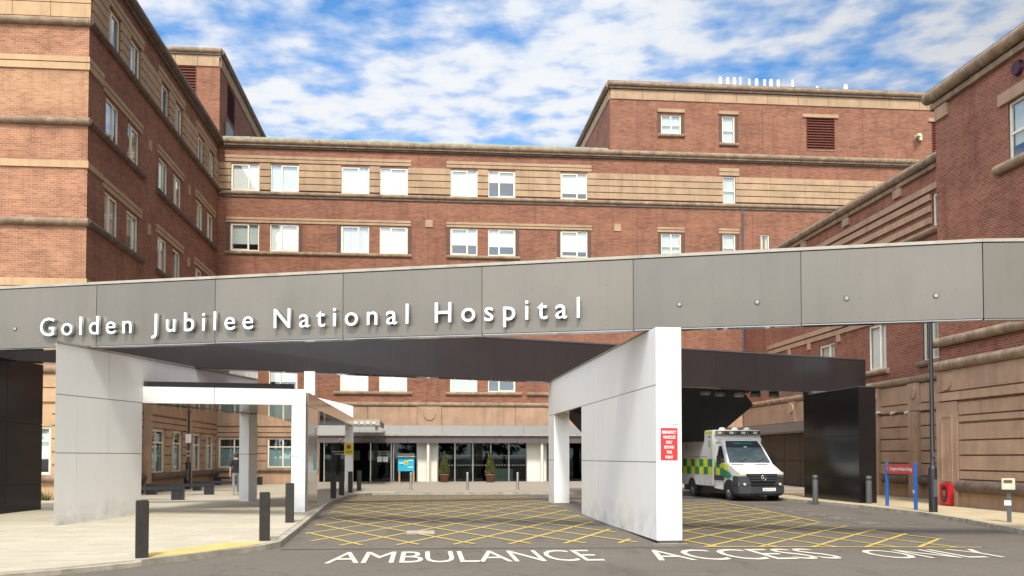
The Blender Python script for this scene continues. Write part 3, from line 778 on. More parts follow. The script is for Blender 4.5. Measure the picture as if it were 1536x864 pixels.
# ------------------------------------------------------------------ left wing
def build_left():
    B = wthing('hospital_wing', 'left red brick hospital wing with sunlit orange front and shaded flank of paired windows', 'hospital wing', (-14, YLW, .2))
    ys = [(35.2, 1.5), (37.75, 1.5), (42.1, 1.45), (44.5, 1.45), (48.9, 1.45), (51.35, 1.45)]
    ops = []
    for r in range(4):
        for y, w in ys: ops.append((y, y + w, SILLS[r] + .02, HEADS[r] - .02))
    gops = [(34.6, 36.4, .98, 2.9), (38.0, 39.6, .98, 2.9), (41.4, 43.6, .98, 2.92), (44.6, 46.6, .98, 2.92), (48.4, 50.4, .98, 2.9), (51.4, 53.4, .98, 2.9)]
    fops = [(-14.4, -12.72, 1.09, 2.76), (-20, -18.3, 1.09, 2.76)]
    mb = MB()
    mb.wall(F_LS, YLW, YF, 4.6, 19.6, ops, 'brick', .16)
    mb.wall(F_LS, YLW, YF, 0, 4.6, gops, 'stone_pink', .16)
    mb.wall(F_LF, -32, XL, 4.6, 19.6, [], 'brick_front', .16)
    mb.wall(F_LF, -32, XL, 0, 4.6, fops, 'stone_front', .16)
    mb.face([(-32, YLW, 19.6), (XL, YLW, 19.6), (XL, YF, 19.6), (-32, YF, 19.6)], 'roof')
    mb.build('wall', B)
    mb = MB()
    e = [YLW + .12] + sum([[y, y + w] for y, w in ys], []) + [YF - .12]
    for i in range(0, len(e), 2):
        mb = MB(); courses(mb, F_LS, [(e[i] + .002, e[i + 1] - .002)], [17.0, 17.37, 17.74, 18.11, 18.48], 'stone', 0, .08); mb.build('stone_band', B)
    mb = MB()
    for a, b in ((34.9, 39.6), (41.8, 46.3), (48.6, 53.2)):
        hood(B, F_LS, a, b, 18.52, 18.95)
        hood(B, F_LS, a, b, 15.06, 15.42); hood(B, F_LS, a, b, 11.54, 11.9); hood(B, F_LS, a, b, 7.14, 7.5)
    mf = MB()
    # the front's stone bands turn the corner as far as the first windows
    for z0, z1 in ((15.19, 15.42), (15.46, 15.64), (11.74, 11.95), (7.6, 7.87)):
        mb = MB(); mb.fbox(F_LS, YLW + .005, 34.88, 0, .05, z0, z1, 'stone'); mb.build('band_return', B)
    mb = MB()
    mf.fbox(F_LF, -32, XL + .05, 0, .05, 15.19, 15.42, 'stone_front'); mf.fbox(F_LF, -32, XL + .05, 0, .05, 15.46, 15.64, 'stone_front')
    mf.fbox(F_LF, -32, XL + .05, 0, .05, 11.74, 11.98, 'stone_front'); mf.fbox(F_LF, -32, XL + .05, 0, .05, 7.6, 7.87, 'stone_front'); mf.fbox(F_LF, -32, XL + .05, 0, .05, 7.3, 7.57, 'stone_front')
    n = 16
    for i in range(n):
        a = -32 + (32 + XL) * i / n; b = -32 + (32 + XL) * (i + 1) / n - .015
        for z0, z1 in ((17.02, 17.5), (17.53, 18.1), (18.13, 18.7)): mf.fbox(F_LF, a, b + (.08 if i == n - 1 else 0), 0, .08, z0, z1, 'stone_front')
    for y in (40.7, 47.4):
        for z in (15.0, 11.4): mb2 = MB(); mb2.fbox(F_LS, y - .2, y + .2, 0, .05, z - .25, z + .2, 'stone'); mb2.build('stone_block', B)
    # ground floor courses, pilasters and frieze
    ge = [YLW + .1] + sum([[a, b] for a, b, _, _ in gops], []) + [YF - .1]
    courses(mb, F_LS, [(ge[i] + .002, ge[i + 1] - .002) for i in range(0, len(ge), 2)], [1.0, 1.4, 1.8, 2.2, 2.6, 2.96], 'stone_pink', 0, .07)
    courses(mb, F_LS, [(YLW + .1, YF - .1)], [2.98, 3.24, 3.5], 'stone_pink', 0, .09)
    mb.fbox(F_LS, YLW + .1, YF - .1, 0, .07, 3.56, 4.55, 'stone_pink')
    for y in (37.2, 40.5, 47.5):
        mp_ = MB(); mp_.fbox(F_LS, y - .38, y + .38, .07, .2, .1, 4.56, 'stone_pink')
        mp_.cyl(F_LS.p(y, .2, 4.15), F_LS.p(y, .25, 4.15), .25, .23, 'stone_pink', 20); mp_.build('pilaster', B)
    courses(mf, F_LF, [(-12.7, XL - .0)], [1.0, 1.45, 1.9, 2.35, 2.8, 3.2, 3.54], 'stone_front', 0, .08)
    courses(mf, F_LF, [(-18.2, -14.42)], [1.0, 1.45, 1.9, 2.35, 2.8], 'stone_front', 0, .08)
    mf.fbox(F_LF, -32, XL + .07, 0, .07, 3.6, 4.06, 'stone_front'); mf.fbox(F_LF, -32, XL + .07, 0, .07, 4.1, 4.55, 'stone_front')
    mf.build('front_stonework', B)
    mb.build('stonework', B)
    mb = MB()
    for z in (16.86, 13.36, 9.84):
        mb.bar(F_LF, -32, XL + .1, z, .04, .14, 'mould')
    mb.bar(F_LS, YLW - .1, YF, 16.86, .04, .14, 'mould_dark')
    for z in (13.36, 9.84):
        for a, b in ((YLW - .1, 39.8), (41.8, 53.4)): mb.bar(F_LS, a, b, z, .04, .13, 'mould_dark')
    for a, b in ((34.9, 39.6), (41.8, 46.3), (48.6, 53.2)): mb.bar(F_LS, a, b, 5.36, .03, .12, 'mould_dark')
    for fr, a, b in ((F_LF, -32, XL + .1), (F_LS, YLW - .1, YF)): mb.bar(fr, a, b, 4.72, .06, .15, 'mould')
    for a, b in ((34.4, 36.8), (37.6, 40.1), (41.0, 47.1), (47.9, 53.9)): mb.bar(F_LS, a, b, .84, .08, .17, 'mould_dark')
    mb.bar(F_LF, -14.6, -12.5, .95, .06, .13, 'mould')
    mb.build('sill_moulding', B)
    mb = MB()
    for fr, a, b in ((F_LF, -32, XL), (F_LS, YLW, YF + .1)):
        mb.fbox(fr, a, b, 0, .14, 19.36, 19.48, 'mould_dark'); mb.bar(fr, a - .2, b, 19.68, .14, .17, 'mould_dark'); mb.fbox(fr, a - .2, b, -.2, .22, 19.86, 19.94, 'mould')
    mb.build('cornice', B)
    rnd = random.Random(5)
    bl = {0: [('', 0)] * 6}
    for r in range(4):
        for i, (y, w) in enumerate(ys):
            b = [['blind_grey', 'blind_grey', None, 'blind_cream', 'blind_grey', 'blind_cream'], ['blind', 'blind_cream', 'blind_grey', 'blind_cream', 'blind_cream', 'blind_cream'],
                 ['blind_grey', 'blind_grey', 'blind_grey', None, 'blind_cream', 'blind_grey'], ['blind', 'blind_grey', 'blind', 'blind', 'blind', 'blind_grey']][r][i]
            window(B, F_LS, y, SILLS[r] + .02, w, HEADS[r] - SILLS[r] - .04, 'L' if (i + r) % 2 else 'R', b, [1, .75, 1, .6][(i + r) % 4])
    for a, b, c, d in gops: window(B, F_LS, a, c, b - a, d - c, 'G', 'blind_teal', .68)
    for a, b, c, d in fops: window(B, F_LF, a, c, b - a, d - c, 'G', 'blind_grey', .7)
    return B

# ------------------------------------------------------------------ right wing
def build_right():
    B = wthing('hospital_wing', 'right red brick hospital wing on a tan stone base, its nearer end stepping out taller', 'hospital wing', (XT, YT, .1))
    mb = MB()
    wl = [(-38.4, -36.85, 5.35, 7.3), (-43.4, -41.7, 5.35, 7.05), (-34.0, -32.4, 5.35, 7.3), (-33.2, -31.6, 10.3, 11.6)]
    wt = [(-25.8, -23.9, 10.4, 12.15), (-26.0, -24.2, 5.75, 7.4)]
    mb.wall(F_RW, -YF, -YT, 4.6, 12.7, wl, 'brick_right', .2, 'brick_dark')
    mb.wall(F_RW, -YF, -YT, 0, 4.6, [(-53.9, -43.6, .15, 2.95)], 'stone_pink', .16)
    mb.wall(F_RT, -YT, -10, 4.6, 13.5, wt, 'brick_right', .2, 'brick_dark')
    mb.wall(F_RT, -YT, -10, 0, 4.6, [], 'stone_pink', .16)
    F_E = Fr(0, YT, math.pi)     # return at the step, faces away
    mb.wall(F_E, -XW, -XT, 0, 13.5, [], 'brick_right')
    mb.face([(XW, YT, 12.6), (40, YT, 12.6), (40, YF, 12.6), (XW, YF, 12.6)], 'roof'); mb.face([(XT, 10, 13.4), (40, 10, 13.4), (40, YT, 13.4), (XT, YT, 13.4)], 'roof')
    mb.build('wall', B)
    mb = MB()
    # lower wing
    for z in (4.1,): pass
    for a, b in ((-43.5, -38.05), (-37.28, -34.9), (-34.1, -YT - .02)):
        mb.fbox(F_RW, a, b, 0, .08, 3.8, 4.52, 'stone_pink')
        courses(mb, F_RW, [(a, b)], [1.0, 1.48, 1.96, 2.44, 2.92, 3.42], 'stone_pink', 0, .09)
    mb.fbox(F_RW, -43.5, -YT - .02, 0, .14, 3.48, 3.74, 'stone_pink')
    mb.fbox(F_RW, -54, -43.5, 0, .08, 3.5, 4.52, 'stone_pink')
    for u in (-37.66, -34.5, -46.5):
        if u > -43: mb.fbox(F_RW, u - .36, u + .36, 0, .2, .1, 3.46, 'stone_pink'); mb.fbox(F_RW, u - .22, u + .22, .2, .215, 1.9, 3.3, 'stone_pink')
        mb.fbox(F_RW, u - .42, u + .42, 0, .16, 3.5, 4.56, 'stone_pink'); mb.cyl(F_RW.p(u, .16, 4.2), F_RW.p(u, .22, 4.2), .27, .25, 'stone_pink', 22)
    # stripes and heads over the lower wing's windows
    for z in (10.5, 10.95, 11.38): mb.fbox(F_RW, -46, -33.25, 0, .09, z, z + .24, 'stone_pink')
    mb.fbox(F_RW, -46, -31.4, 0, .11, 11.72, 11.95, 'stone_pink')
    mb.fbox(F_RW, -50, -38.3, 0, .08, 7.34, 7.55, 'stone_pink'); mb.fbox(F_RW, -50, -38.3, 0, .1, 7.62, 7.84, 'stone_pink')
    for u in (-41.2, -44.5, -47): mb.fbox(F_RW, u - .16, u + .16, 0, .09, 7.0, 7.33, 'stone_pink')
    for u in (-35.7, -45, -40.3): mb.fbox(F_RW, u - .3, u + .3, 0, .1, 12.15, 12.62, 'stone_pink')
    # tall end
    mb.fbox(F_RT, -YT - .02, -10, 0, .08, 3.86, 4.54, 'stone_pink'); mb.fbox(F_RT, -YT - .04, -10, 0, .16, 3.54, 3.8, 'stone_pink')
    mb.fbox(F_RT, -YT - .015, -28.5, 0, .12, .1, 3.5, 'stone_pink')
    for q in ((-29.42, -28.78, .9, .96), (-29.42, -28.78, 3.0, 3.06), (-29.42, -29.36, .96, 3.0), (-28.84, -28.78, .96, 3.0)): mb.fbox(F_RT, q[0], q[1], .12, .145, q[2], q[3], 'stone_pink')
    courses(mb, F_RT, [(-28.45, -24.0), (-23.97, -19.5), (-19.47, -10)], [1.0, 1.3, 1.78, 2.26, 2.8], 'stone_pink', 0, .09); courses(mb, F_RT, [(-28.45, -24.0), (-23.97, -19.5), (-19.47, -10)], [2.83, 3.06, 3.5], 'stone_pink', 0, .09)
    mb.cyl(F_RT.p(-29.1, .08, 4.17), F_RT.p(-29.1, .15, 4.17), .3, .28, 'stone_pink', 24)
    mb.fbox(F_RT, -26.15, -23, 0, .1, 12.17, 12.52, 'stone_pink')
    mb.fbox(F_RT, -29.6, -28.9, 0, .1, 12.98, 13.4, 'stone_pink')
    mb.build('stonework', B)
    mb = MB()
    mb.bar(F_RW, -54, -YT, 4.7, .06, .15, 'mould')
    for a, b in ((-38.8, -36.6), (-34.3, -YT), (-43.8, -41.4)): mb.bar(F_RW, a, b, 5.26, .05, .12, 'mould')
    mb.bar(F_RW, -46, -31.4, 10.2, .05, .13, 'mould')
    mb.bar(F_RT, -YT - .2, -10, 4.72, .1, .17, 'mould'); mb.bar(F_RT, -YT - .22, -10, 5.5, .1, .16, 'mould')
    mb.bar(F_RT, -26.3, -23.5, 10.28, .08, .15, 'mould')
    mb.bar(F_RT, -28.4, -10, .76, .12, .2, 'mould_dark')
    for a, b in ((-36.95, -35.0), (-34.1, -YT), (-42, -38.2)): mb.bar(F_RW, a, b, .8, .1, .17, 'mould_dark')
    mb.build('sill_moulding', B)
    mb = MB()
    mb.fbox(F_RW, -54, -YT, 0, .12, 12.5, 12.66, 'mould'); mb.fbox(F_RW, -54, -YT, -.3, .04, 12.661, 13.0, 'mould'); mb.bar(F_RW, -54, -YT, 12.86, .12, .17, 'mould'); mb.fbox(F_RW, -54, -YT, -.3, .16, 13.0, 13.06, 'mould')
    mb.fbox(F_RT, -YT - .1, -10, 0, .14, 13.42, 13.6, 'mould'); mb.fbox(F_RT, -YT - .1, -10, -.3, .06, 13.601, 14.02, 'mould'); mb.bar(F_RT, -YT - .25, -10, 13.85, .16, .2, 'mould'); mb.fbox(F_RT, -YT - .25, -10, -.3, .2, 14.02, 14.1, 'mould')
    mb.fbox(F_E, -XW, -XT + .1, 0, .14, 13.42, 13.6, 'mould')
    mb.build('cornice', B)
    kinds = [('L', 'blind_vertical'), ('L', 'blind_grey'), ('R', 'blind_grey'), ('L', 'blind_grey')]
    for (a, b, c, d), (k, bl) in zip(wl, kinds): window(B, F_RW, a, c, b - a, d - c, k, bl, 1, .06)
    for a, b, c, d in wt: window(B, F_RT, a, c, b - a, d - c, 'H', 'blind_grey', .75, .06)
    # ambulance entrance: canopy and dark screen on the flank, far end
    mb = MB()
    mb.fbox(F_RW, -53.9, -42.9, .1, .75, 2.97, 3.42, 'fascia'); mb.fbox(F_RW, -53.9, -42.9, .1, .7, 2.9, 2.968, 'plum')
    mb.build('door_canopy', B)
    mb = MB()
    n = 5
    for i in range(n):
        a = -53.9 + 10.2 * i / n; b = -53.9 + 10.2 * (i + 1) / n
        mb.fbox(F_RW, a + .02, b - .02, -.08, .05, .2, 1.5, 'screen'); mb.fbox(F_RW, a + .02, b - .02, -.08, .05, 1.52, 2.88, 'screen')
    mb.fbox(F_RW, -53.88, -43.62, -.15, -.085, .16, 2.94, 'seal')
    mb.build('dark_screen', B)
    mb = MB()
    for u, z in ((-37.2, 3.62), (-36.0, 3.55), (-34.9, 3.52)): mb.cyl(F_RW.p(u, .14, z - .06), F_RW.p(u, .3, z - .1), .05, .06, 'vent_white', 10)
    mb.build('floodlight', B)
    mb = MB(); mb.cyl(F_RT.p(-25.25, 0, 13.0), F_RT.p(-25.25, .12, 13.0), .24, .2, 'maroon', 20)
    tag(mb.build('alarm_bell'), 'dark maroon round alarm bell high on the right brick wing above a window', 'alarm')
    return B

build_centre(); build_left(); build_right()

# ------------------------------------------------------------------ the gateway: beams, white walls, piers
def line_frame(p, q):
    """frame whose u runs from p to q, outward side on the right of travel seen from above (towards the camera for left-to-right lines)"""
    return Fr(p[0], p[1], math.atan2(q[1] - p[1], q[0] - p[0])), math.hypot(q[0] - p[0], q[1] - p[1])

def panels(mb, fr, us, zs, mat, v0=0, v1=.012, gap=.016):
    for i in range(len(us) - 1):
        if mat.startswith('beam'): mat = ('beam', 'beam0', 'beam2', 'beam1')[(i * 3) % 4]
        for j in range(len(zs) - 1):
            mb.fbox(fr, us[i] + gap / 2, us[i + 1] - gap / 2, v0, v1, zs[j] + gap / 2, zs[j + 1] - gap / 2, mat)

def build_front_beam():
    fr, L = line_frame((-10.11, 23.37), (10.42, 16.47))
    B = wthing('entrance_beam', 'long grey metal clad beam across the forecourt carrying the raised hospital name', 'beam', (4.8, 18.3, 4.28))
    z0, z1 = 4.28, 5.79; T = .34
    us = [-6.9, -3.65, -.5, 2.65, 5.72, 8.82, 11.96, 15.14, 18.40, 21.66]
    mb = MB(); mb.fbox(fr, us[0], us[-1], -T, -.004, z0 + .02, z1 - .05, 'joint')
    panels(mb, fr, us, [z0 + .004, z1 - .075], 'beam', -.003, .014, .018)
    panels(mb, fr, us, [z0 + .004, z1 - .075], 'beam', -T - .014, -T, .018)
    for i in range(len(us) - 1):    # soffit, a run of metal sheets
        mb.fbox(fr, us[i] + .01, us[i + 1] - .01, -T + .03, -.03, z0 - .012, z0 + .018, 'soffit')
    # far right return, bending away
    q = fr.p(us[-1], 0, 0); f2 = Fr(q[0], q[1], math.radians(-8))
    panels(mb, f2, [0, 3.2, 6.4], [z0 + .004, z1 - .075], 'beam', -.003, .014, .018)
    mb.fbox(f2, .02, 6.4, -T, -.004, z0 + .02, z1 - .05, 'joint'); mb.fbox(f2, .03, 6.4, -T + .03, -.03, z0 - .012, z0 + .018, 'soffit')
    mb.build('cladding', B)
    mb = MB(); mb.fbox(fr, us[0], us[-1], -T - .03, .03, z1 - .06, z1, 'beam_cap'); mb.fbox(f2, .0, 6.4, -T - .03, .03, z1 - .06, z1, 'beam_cap')
    mb.build('coping', B)
    mb = MB(); rnd = random.Random(2)
    for i in range(len(us) - 1):
        for k in range(1, 6):
            u = us[i] + (us[i + 1] - us[i]) * k / 6
            for z in (z0 + .1, z0 + .47, z0 + .93): mb.fbox(fr, u - .008, u + .008, .014, .017, z - .008, z + .008, 'greypost')
    mb.build('rivet', B)['kind'] = 'stuff'
    for w, a, b in (('Golden', 1.22, 3.67), ('Jubilee', 4.18, 6.73), ('National', 7.235, 10.37), ('Hospital', 10.96, 14.06)):
        o = text_part('lettering', w, fr, a, .10, 4.545, 'letter', B, b - a, .45, .04, .004)
        mb = MB()   # stand-off pins
        for k in range(len(w)):
            u = a + (b - a) * (k + .5) / len(w); mb.cyl(fr.p(u, .014, 4.7), fr.p(u, .09, 4.7), .012, .012, 'steel', 6)
        mb.build('standoff_pin', o)
    for u, z in ((.43, 4.76), (16.06, 4.76), (17.57, 4.75), (19.24, 4.76), (20.84, 4.75)):
        mb = MB(); p = fr.p(u, .014, z); mb.cyl(p, fr.p(u, .03, z), .055, .05, 'greypost', 20); mb.cyl(fr.p(u, .03, z), fr.p(u, .034, z), .036, .034, 'beam_cap', 16)
        mb.build('beam_light', B)
    return fr

def build_rear_beam():
    fr, L = line_frame((-6.72, 27.36), (15.7, 35.45))
    B = wthing('canopy_beam', 'charcoal clad beam behind the grey name beam with round lamps beneath its right end', 'beam', (4.4, 31.3, 4.26))
    z0, z1, T = 4.26, 5.67, .5
    us = [-6.6, -3.3, 0, 3.5, 8.1, 12.6, 15.2, 18.6, 22.9, 26.1]
    mb = MB(); mb.fbox(fr, us[0], us[-1], -T, -.004, z0 + .02, z1 - .04, 'joint')
    panels(mb, fr, us, [z0, z1 - .05], 'dark_panel', -.003, .014, .014); panels(mb, fr, us, [z0, z1 - .05], 'dark_panel', -T - .014, -T, .014)
    mb.fbox(fr, us[-1], us[-1] + .015, -T, 0, z0, z1 - .05, 'dark_panel')
    mb.build('cladding', B)
    mb = MB(); mb.fbox(fr, us[0], us[-1] + .02, -T - .04, .03, z1 - .05, z1, 'greypost'); mb.build('coping', B)
    # flat mirror-like soffit spreading back over the ambulance bay
    mb = MB(); mb.fbox(fr, 15.6, 25.6, -1.35, .0, z0 - .03, z0 + .015, 'soffit'); mb.fbox(fr, us[0], 15.58, -T, -.01, z0 - .012, z0 + .015, 'soffit')
    mb.build('soffit', B)
    for x, v in ((10.6, .75), (11.35, 1.05), (12.1, .7), (12.25, 1.15), (13.0, 1.1), (13.8, .95)):
        y = 27.36 + (x + 6.72) * .3608 + v; zz = z0 - .22
        mb = MB(); mb.lathe((x, y, zz), [(.0, 0), (.15, 0), (.2, .03), (.2, .15), (.17, .185), (.0, .185)], 'lamp_grey', 20)
        mb.build('soffit_lamp', B)
    return B

def build_hull():
    B = MB(); y0, y1 = 37.6, 41.0
    prof = [(6.1, 4.95), (6.1, 3.75), (7.4, 2.35), (11.9, 2.35), (13.65, 3.85), (12.85, 4.95)]
    n = len(prof); v = [(x, y0 + (.0 if z > 3 else .25), z) for x, z in prof] + [(x, y1, z) for x, z in prof]
    B.poly(v, [tuple(range(n)), tuple(range(2 * n - 1, n - 1, -1))] + [(i, n + i, n + (i + 1) % n, (i + 1) % n) for i in range(n)], 'matt_black')
    # two stout legs
    B.box(7.6, 8.1, 40.0, 40.5, .0, 2.35, 'matt_black'); B.box(10.9, 11.3, 40.6, 41.0, .0, 2.35, 'matt_black')
    tag(B.build('bay_canopy'), 'black faceted canopy with slanting ends hanging over the back of the ambulance', 'canopy')

def slab_wall(mb, fr, us, zs, T, mat, z0, top, holes=()):
    """thick wall of gapped panels: both faces and ends; us / zs are joint positions"""
    g = .016
    for i in range(len(us) - 1):
        for j in range(len(zs) - 1):
            cu = (us[i] + us[i + 1]) / 2; cz = (zs[j] + zs[j + 1]) / 2
            if any(h[0] < cu < h[1] and h[2] < cz < h[3] for h in holes): continue
            mb.fbox(fr, us[i] + g / 2, us[i + 1] - g / 2, -.0, .014, zs[j] + g / 2, zs[j + 1] - g / 2, mat)
            mb.fbox(fr, us[i] + g / 2, us[i + 1] - g / 2, -T - .014, -T, zs[j] + g / 2, zs[j + 1] - g / 2, mat)
            mb.fbox(fr, us[i] + .001, us[i + 1] - .001, -T + .001, -.001, zs[j] + .001, zs[j + 1] - .001, 'joint')

def end_panel(mb, fr, u, T, zs, mat, sgn):
    for j in range(len(zs) - 1):
        a, b = (u, u + .014) if sgn > 0 else (u - .014, u)
        mb.fbox(fr, a, b, -T - .014, .014, zs[j] + .008, zs[j + 1] - .008, mat)

def build_right_portal():
    # left face is the panelled side: u runs from the far end towards the camera so that the outside faces -x
    fr, L = line_frame((4.33, 32.0), (4.56, 17.95))
    B = wthing('portal_wall', 'tall white panel wall with a doorway gap near its far end, red notice on its front', 'wall', (4.7, 22, 0))
    T = .48; hole = (1.2, 6.15, .0, 3.12)
    us = [0, 1.2, 6.15, 8.2, 11.3, L]; zs = [.06, 1.6, 3.12, 4.262]
    us_low = us
    mb = MB()
    slab_wall(mb, fr, [0, 1.2], zs, T, 'panel', 0, 4.26)
    for a, b in ((6.15, 8.2), (8.2, 10.6), (10.6, L)): slab_wall(mb, fr, [a, b], zs[:3], T, 'panel', 0, 4.26)
    for a, b in ((1.2, 6.15), (6.15, 8.2), (8.2, 10.6), (10.6, L)): slab_wall(mb, fr, [a, b], zs[2:], T, 'panel', 0, 4.26)
    end_panel(mb, fr, L, T, [.06, 4.262], 'panel', 1)
    end_panel(mb, fr, 0, T, zs, 'panel', -1)
    # jambs and head of the gap
    mb.fbox(fr, 1.2, 1.214, -T - .014, .014, .17, 3.11, 'panel'); mb.fbox(fr, 6.136, 6.15, -T - .014, .014, .13, 3.11, 'panel')
    mb.fbox(fr, 1.22, 6.13, -T - .01, .01, 3.1, 3.118, 'soffit')
    mb.build('panelling', B)
    mb = MB(); mb.fbox(fr, -.02, L - .9, -T - .04, .04, 4.263, 4.285, 'beam_cap'); mb.build('coping', B)
    mb = MB()   # ventilated foot
    for i in range(20):
        u = 6.2 + i * (L - 6.3) / 20; mb.fbox(fr, u, u + .34, -.02, .004, .0, .065, 'seal')
    mb.fbox(fr, 6.1, L, -T + .04, -.03, -.05, .06, 'joint'); mb.fbox(fr, 0, 1.2, -T + .04, -.03, .0, .17, 'joint')
    mb.fbox(fr, 6.05, L + .12, -T - .1, .1, -.05, .012, 'kerb')
    mb.build('plinth', B)
    # notice on the near end
    fe = Fr(4.56, 17.95, math.radians(-.9)); q = fr.p(L + .014, 0, 0); fe = Fr(q[0], q[1], math.atan2(-fr.n[1], -fr.n[0]))
    mb = MB(); mb.fbox(fe, .07, .41, .001, .012, 1.64, 2.27, 'red')
    s = tag(mb.build('warning_sign'), 'red notice with white capitals reading emergency vehicles only beyond this point', 'sign')
    for i, (t, w) in enumerate((('EMERGENCY', .29), ('VEHICLES', .25), ('ONLY', .13), ('BEYOND', .20), ('THIS', .11), ('POINT', .155))):
        text_part('lettering', t, fe, .24, .014, 2.16 - i * .098, 'textwhite', s, w, .058, .0, .022, 'CENTER')
    mb = MB(); mb.fbox(fe, .30, .42, .014, .02, 2.335, 2.345, 'greypost'); mb.build('label_strip', B)

def build_left_portal():
    # right-hand face visible: u runs from the camera side into the distance (outside faces +x)
    ang = math.radians(90 - 15.1)
    fr = Fr(-8.14, 21.55, ang)
    B = wthing('portal_wall', 'long white panel wall left of the forecourt with stained foot and mossy coping below the name beam', 'wall', (-7.8, 23.2, .2))
    T = .30; zs = [.16, 1.79, 3.10, 4.24]; j = [0, .78, 2.0, 3.45, 6.2, 9.65, 10.9]
    mb = MB()
    for c, d in zip(zs[:-1], zs[1:]):      # first bay has a raked end
        mb.prism([fr.p(*q, 0)[:2] for q in ((.0, .014), (.772, .014), (.772, -T - .014), (.45, -T - .014))], c + .008, d - .008, 'panel')
        mb.prism([fr.p(*q, 0)[:2] for q in ((.04, .0), (.779, .0), (.779, -T), (.47, -T))], c - .001, d + .001, 'joint')
    for a, b in ((.78, 2.0), (2.0, 3.45)): slab_wall(mb, fr, [a, b], zs, T, 'panel', 0, 4.24)
    for a, b in ((3.45, 6.2), (6.2, 9.65)): slab_wall(mb, fr, [a, b], zs[2:], T, 'panel', 0, 4.24)
    slab_wall(mb, fr, [9.65, 10.25], [.2, 1.79, 3.10, 4.24], T, 'panel', 0, 4.24)
    end_panel(mb, fr, 10.25, T, zs, 'panel', 1)
    mb.fbox(fr, 3.436, 3.45, -T - .014, .014, .17, 3.09, 'panel')
    for a, b in zip(zs[:-2], zs[1:-1]): mb.fbox(fr, 9.636, 9.65, -T - .014, .014, a + .008, b - .008, 'panel')
    mb.fbox(fr, 3.46, 9.63, -T, 0, 3.086, 3.10, 'soffit')
    mb.build('panelling', B)
    mb = MB(); mb.fbox(fr, .46, 10.25, -T - .04, .03, 4.241, 4.285, 'beam_cap'); mb.prism([fr.p(*q, 0)[:2] for q in ((-.02, .03), (.459, .03), (.459, -T - .02))], 4.241, 4.285, 'beam_cap'); mb.build('coping', B)

def build_porch():
    B = wthing('entrance_porch', 'white framed covered porch with mirror soffit between the left white wall and glazed entrance', 'porch', (-3.2, 25.5, .2))
    fr, L = line_frame((-7.22, 24.87), (-3.15, 25.47))
    F2 = Fr(-3.13, 0, math.pi / 2)
    mb = MB()
    mb.fbox(fr, 0, L * .43 - .006, -.3, 0, 3.1, 3.52, 'panel'); mb.fbox(fr, L * .43 + .006, L - .37, -.3, 0, 3.1, 3.52, 'panel')
    mb.fbox(fr, L - .364, L, -.36, .0, 3.1, 3.52, 'panel')
    mb.build('lintel', B)
    mb = MB()
    mb.fbox(fr, L - .364, L, -.34, .0, .22, 1.7, 'panel'); mb.fbox(fr, L - .364, L, -.34, .0, 1.714, 3.088, 'panel')
    mb.build('corner_post', B)
    mb = MB()
    for a, b in ((25.9, 26.6), (26.6, 28.2)):
        for c, d in ((.22, 1.7), (1.714, 3.09)): mb.fbox(F2, a + .008, b - .008, -.3, .0, c, d, 'side_panel')
    for a, b in ((25.9, 28.2), (28.2, 33), (33, 38), (38, 42.5)): mb.fbox(F2, a + .008, b - .008, -.34, .002, 3.1, 3.46, 'side_panel')
    mb.build('side_frame', B)
    mb = MB(); mb.box(-3.48, -3.13, 42.15, 42.5, .15, 3.09, 'panel'); mb.build('far_post', B)
    mb = MB(); mb.box(-3.55, -3.24, 28.3, 28.62, 3.55, 4.26, 'panel'); mb.build('stub_column', B)
    mb = MB()
    roof = [(-7.35, 25.0), (-3.5, 25.6), (-3.5, 42.2), (-5.3, 42.2), (-5.3, 31.9), (-6.0, 30.3)]
    mb.prism(roof, 3.11, 3.14, 'soffit'); mb.prism(roof, 3.15, 3.5, 'plum'); mb.build('roof', B)
    mb = MB(); mb.fbox(fr, .02, L - .3, -.9, -.05, 3.523, 3.66, 'black_panel'); mb.fbox(fr, .02, .1, -.9, -.03, 3.52, 3.66, 'seal'); mb.build('flashing', B)
    mb = MB()   # rising white gable over the far end
    mb.poly([(-5.0, 42.2, 3.2), (-3.13, 42.2, 3.25), (-3.13, 42.2, 3.97), (-5.0, 42.2, 4.42), (-5.0, 42.5, 3.2), (-3.13, 42.5, 3.25), (-3.13, 42.5, 3.97), (-5.0, 42.5, 4.42)],
            [(0, 1, 2, 3), (7, 6, 5, 4), (1, 5, 6, 2), (3, 2, 6, 7), (0, 4, 5, 1), (0, 3, 7, 4)], 'panel'); mb.build('far_gable', B)
    # yellow notice on the far post
    fp = Fr(-3.5, 42.15, 0)
    mb = MB(); mb.fbox(fp, -.01, .40, .002, .02, 1.79, 2.33, 'signyellow')
    s = tag(mb.build('parking_sign'), 'yellow parking restriction notice with a purple disc on the far white porch post', 'sign')
    mb = MB(); mb.cyl(fp.p(.195, .02, 2.15), fp.p(.195, .024, 2.15), .10, .10, 'red', 24); mb.cyl(fp.p(.195, .024, 2.15), fp.p(.195, .027, 2.15), .075, .075, 'purple', 24); mb.build('disc', s)
    mb = MB()
    for z in (1.96, 1.9):
        for i in range(7): mb.fbox(fp, .06 + i * .042, .06 + i * .042 + .03, .021, .023, z - .016, z + .016, 'textblack')
    mb.build('lettering', s)
    # pale wording and a blue square on the polished side panel
    mb = MB(); mb.fbox(F2, 27.25, 27.95, .004, .012, 1.32, 1.78, 'paleblue')
    s2 = tag(mb.build('wall_poster'), 'pale blue square poster on the polished side panel of the white porch', 'poster')
    mb = MB()
    rnd = random.Random(4)
    for i in range(8):
        u = 27.62; z = 1.95 + i * .075
        mb.fbox(F2, u - .05 + rnd.uniform(-.02, .02), u + .10 + rnd.uniform(-.02, .02), .004, .007, z, z + .05, 'textgrey')
    mb.build('vertical_lettering', B)
    return B

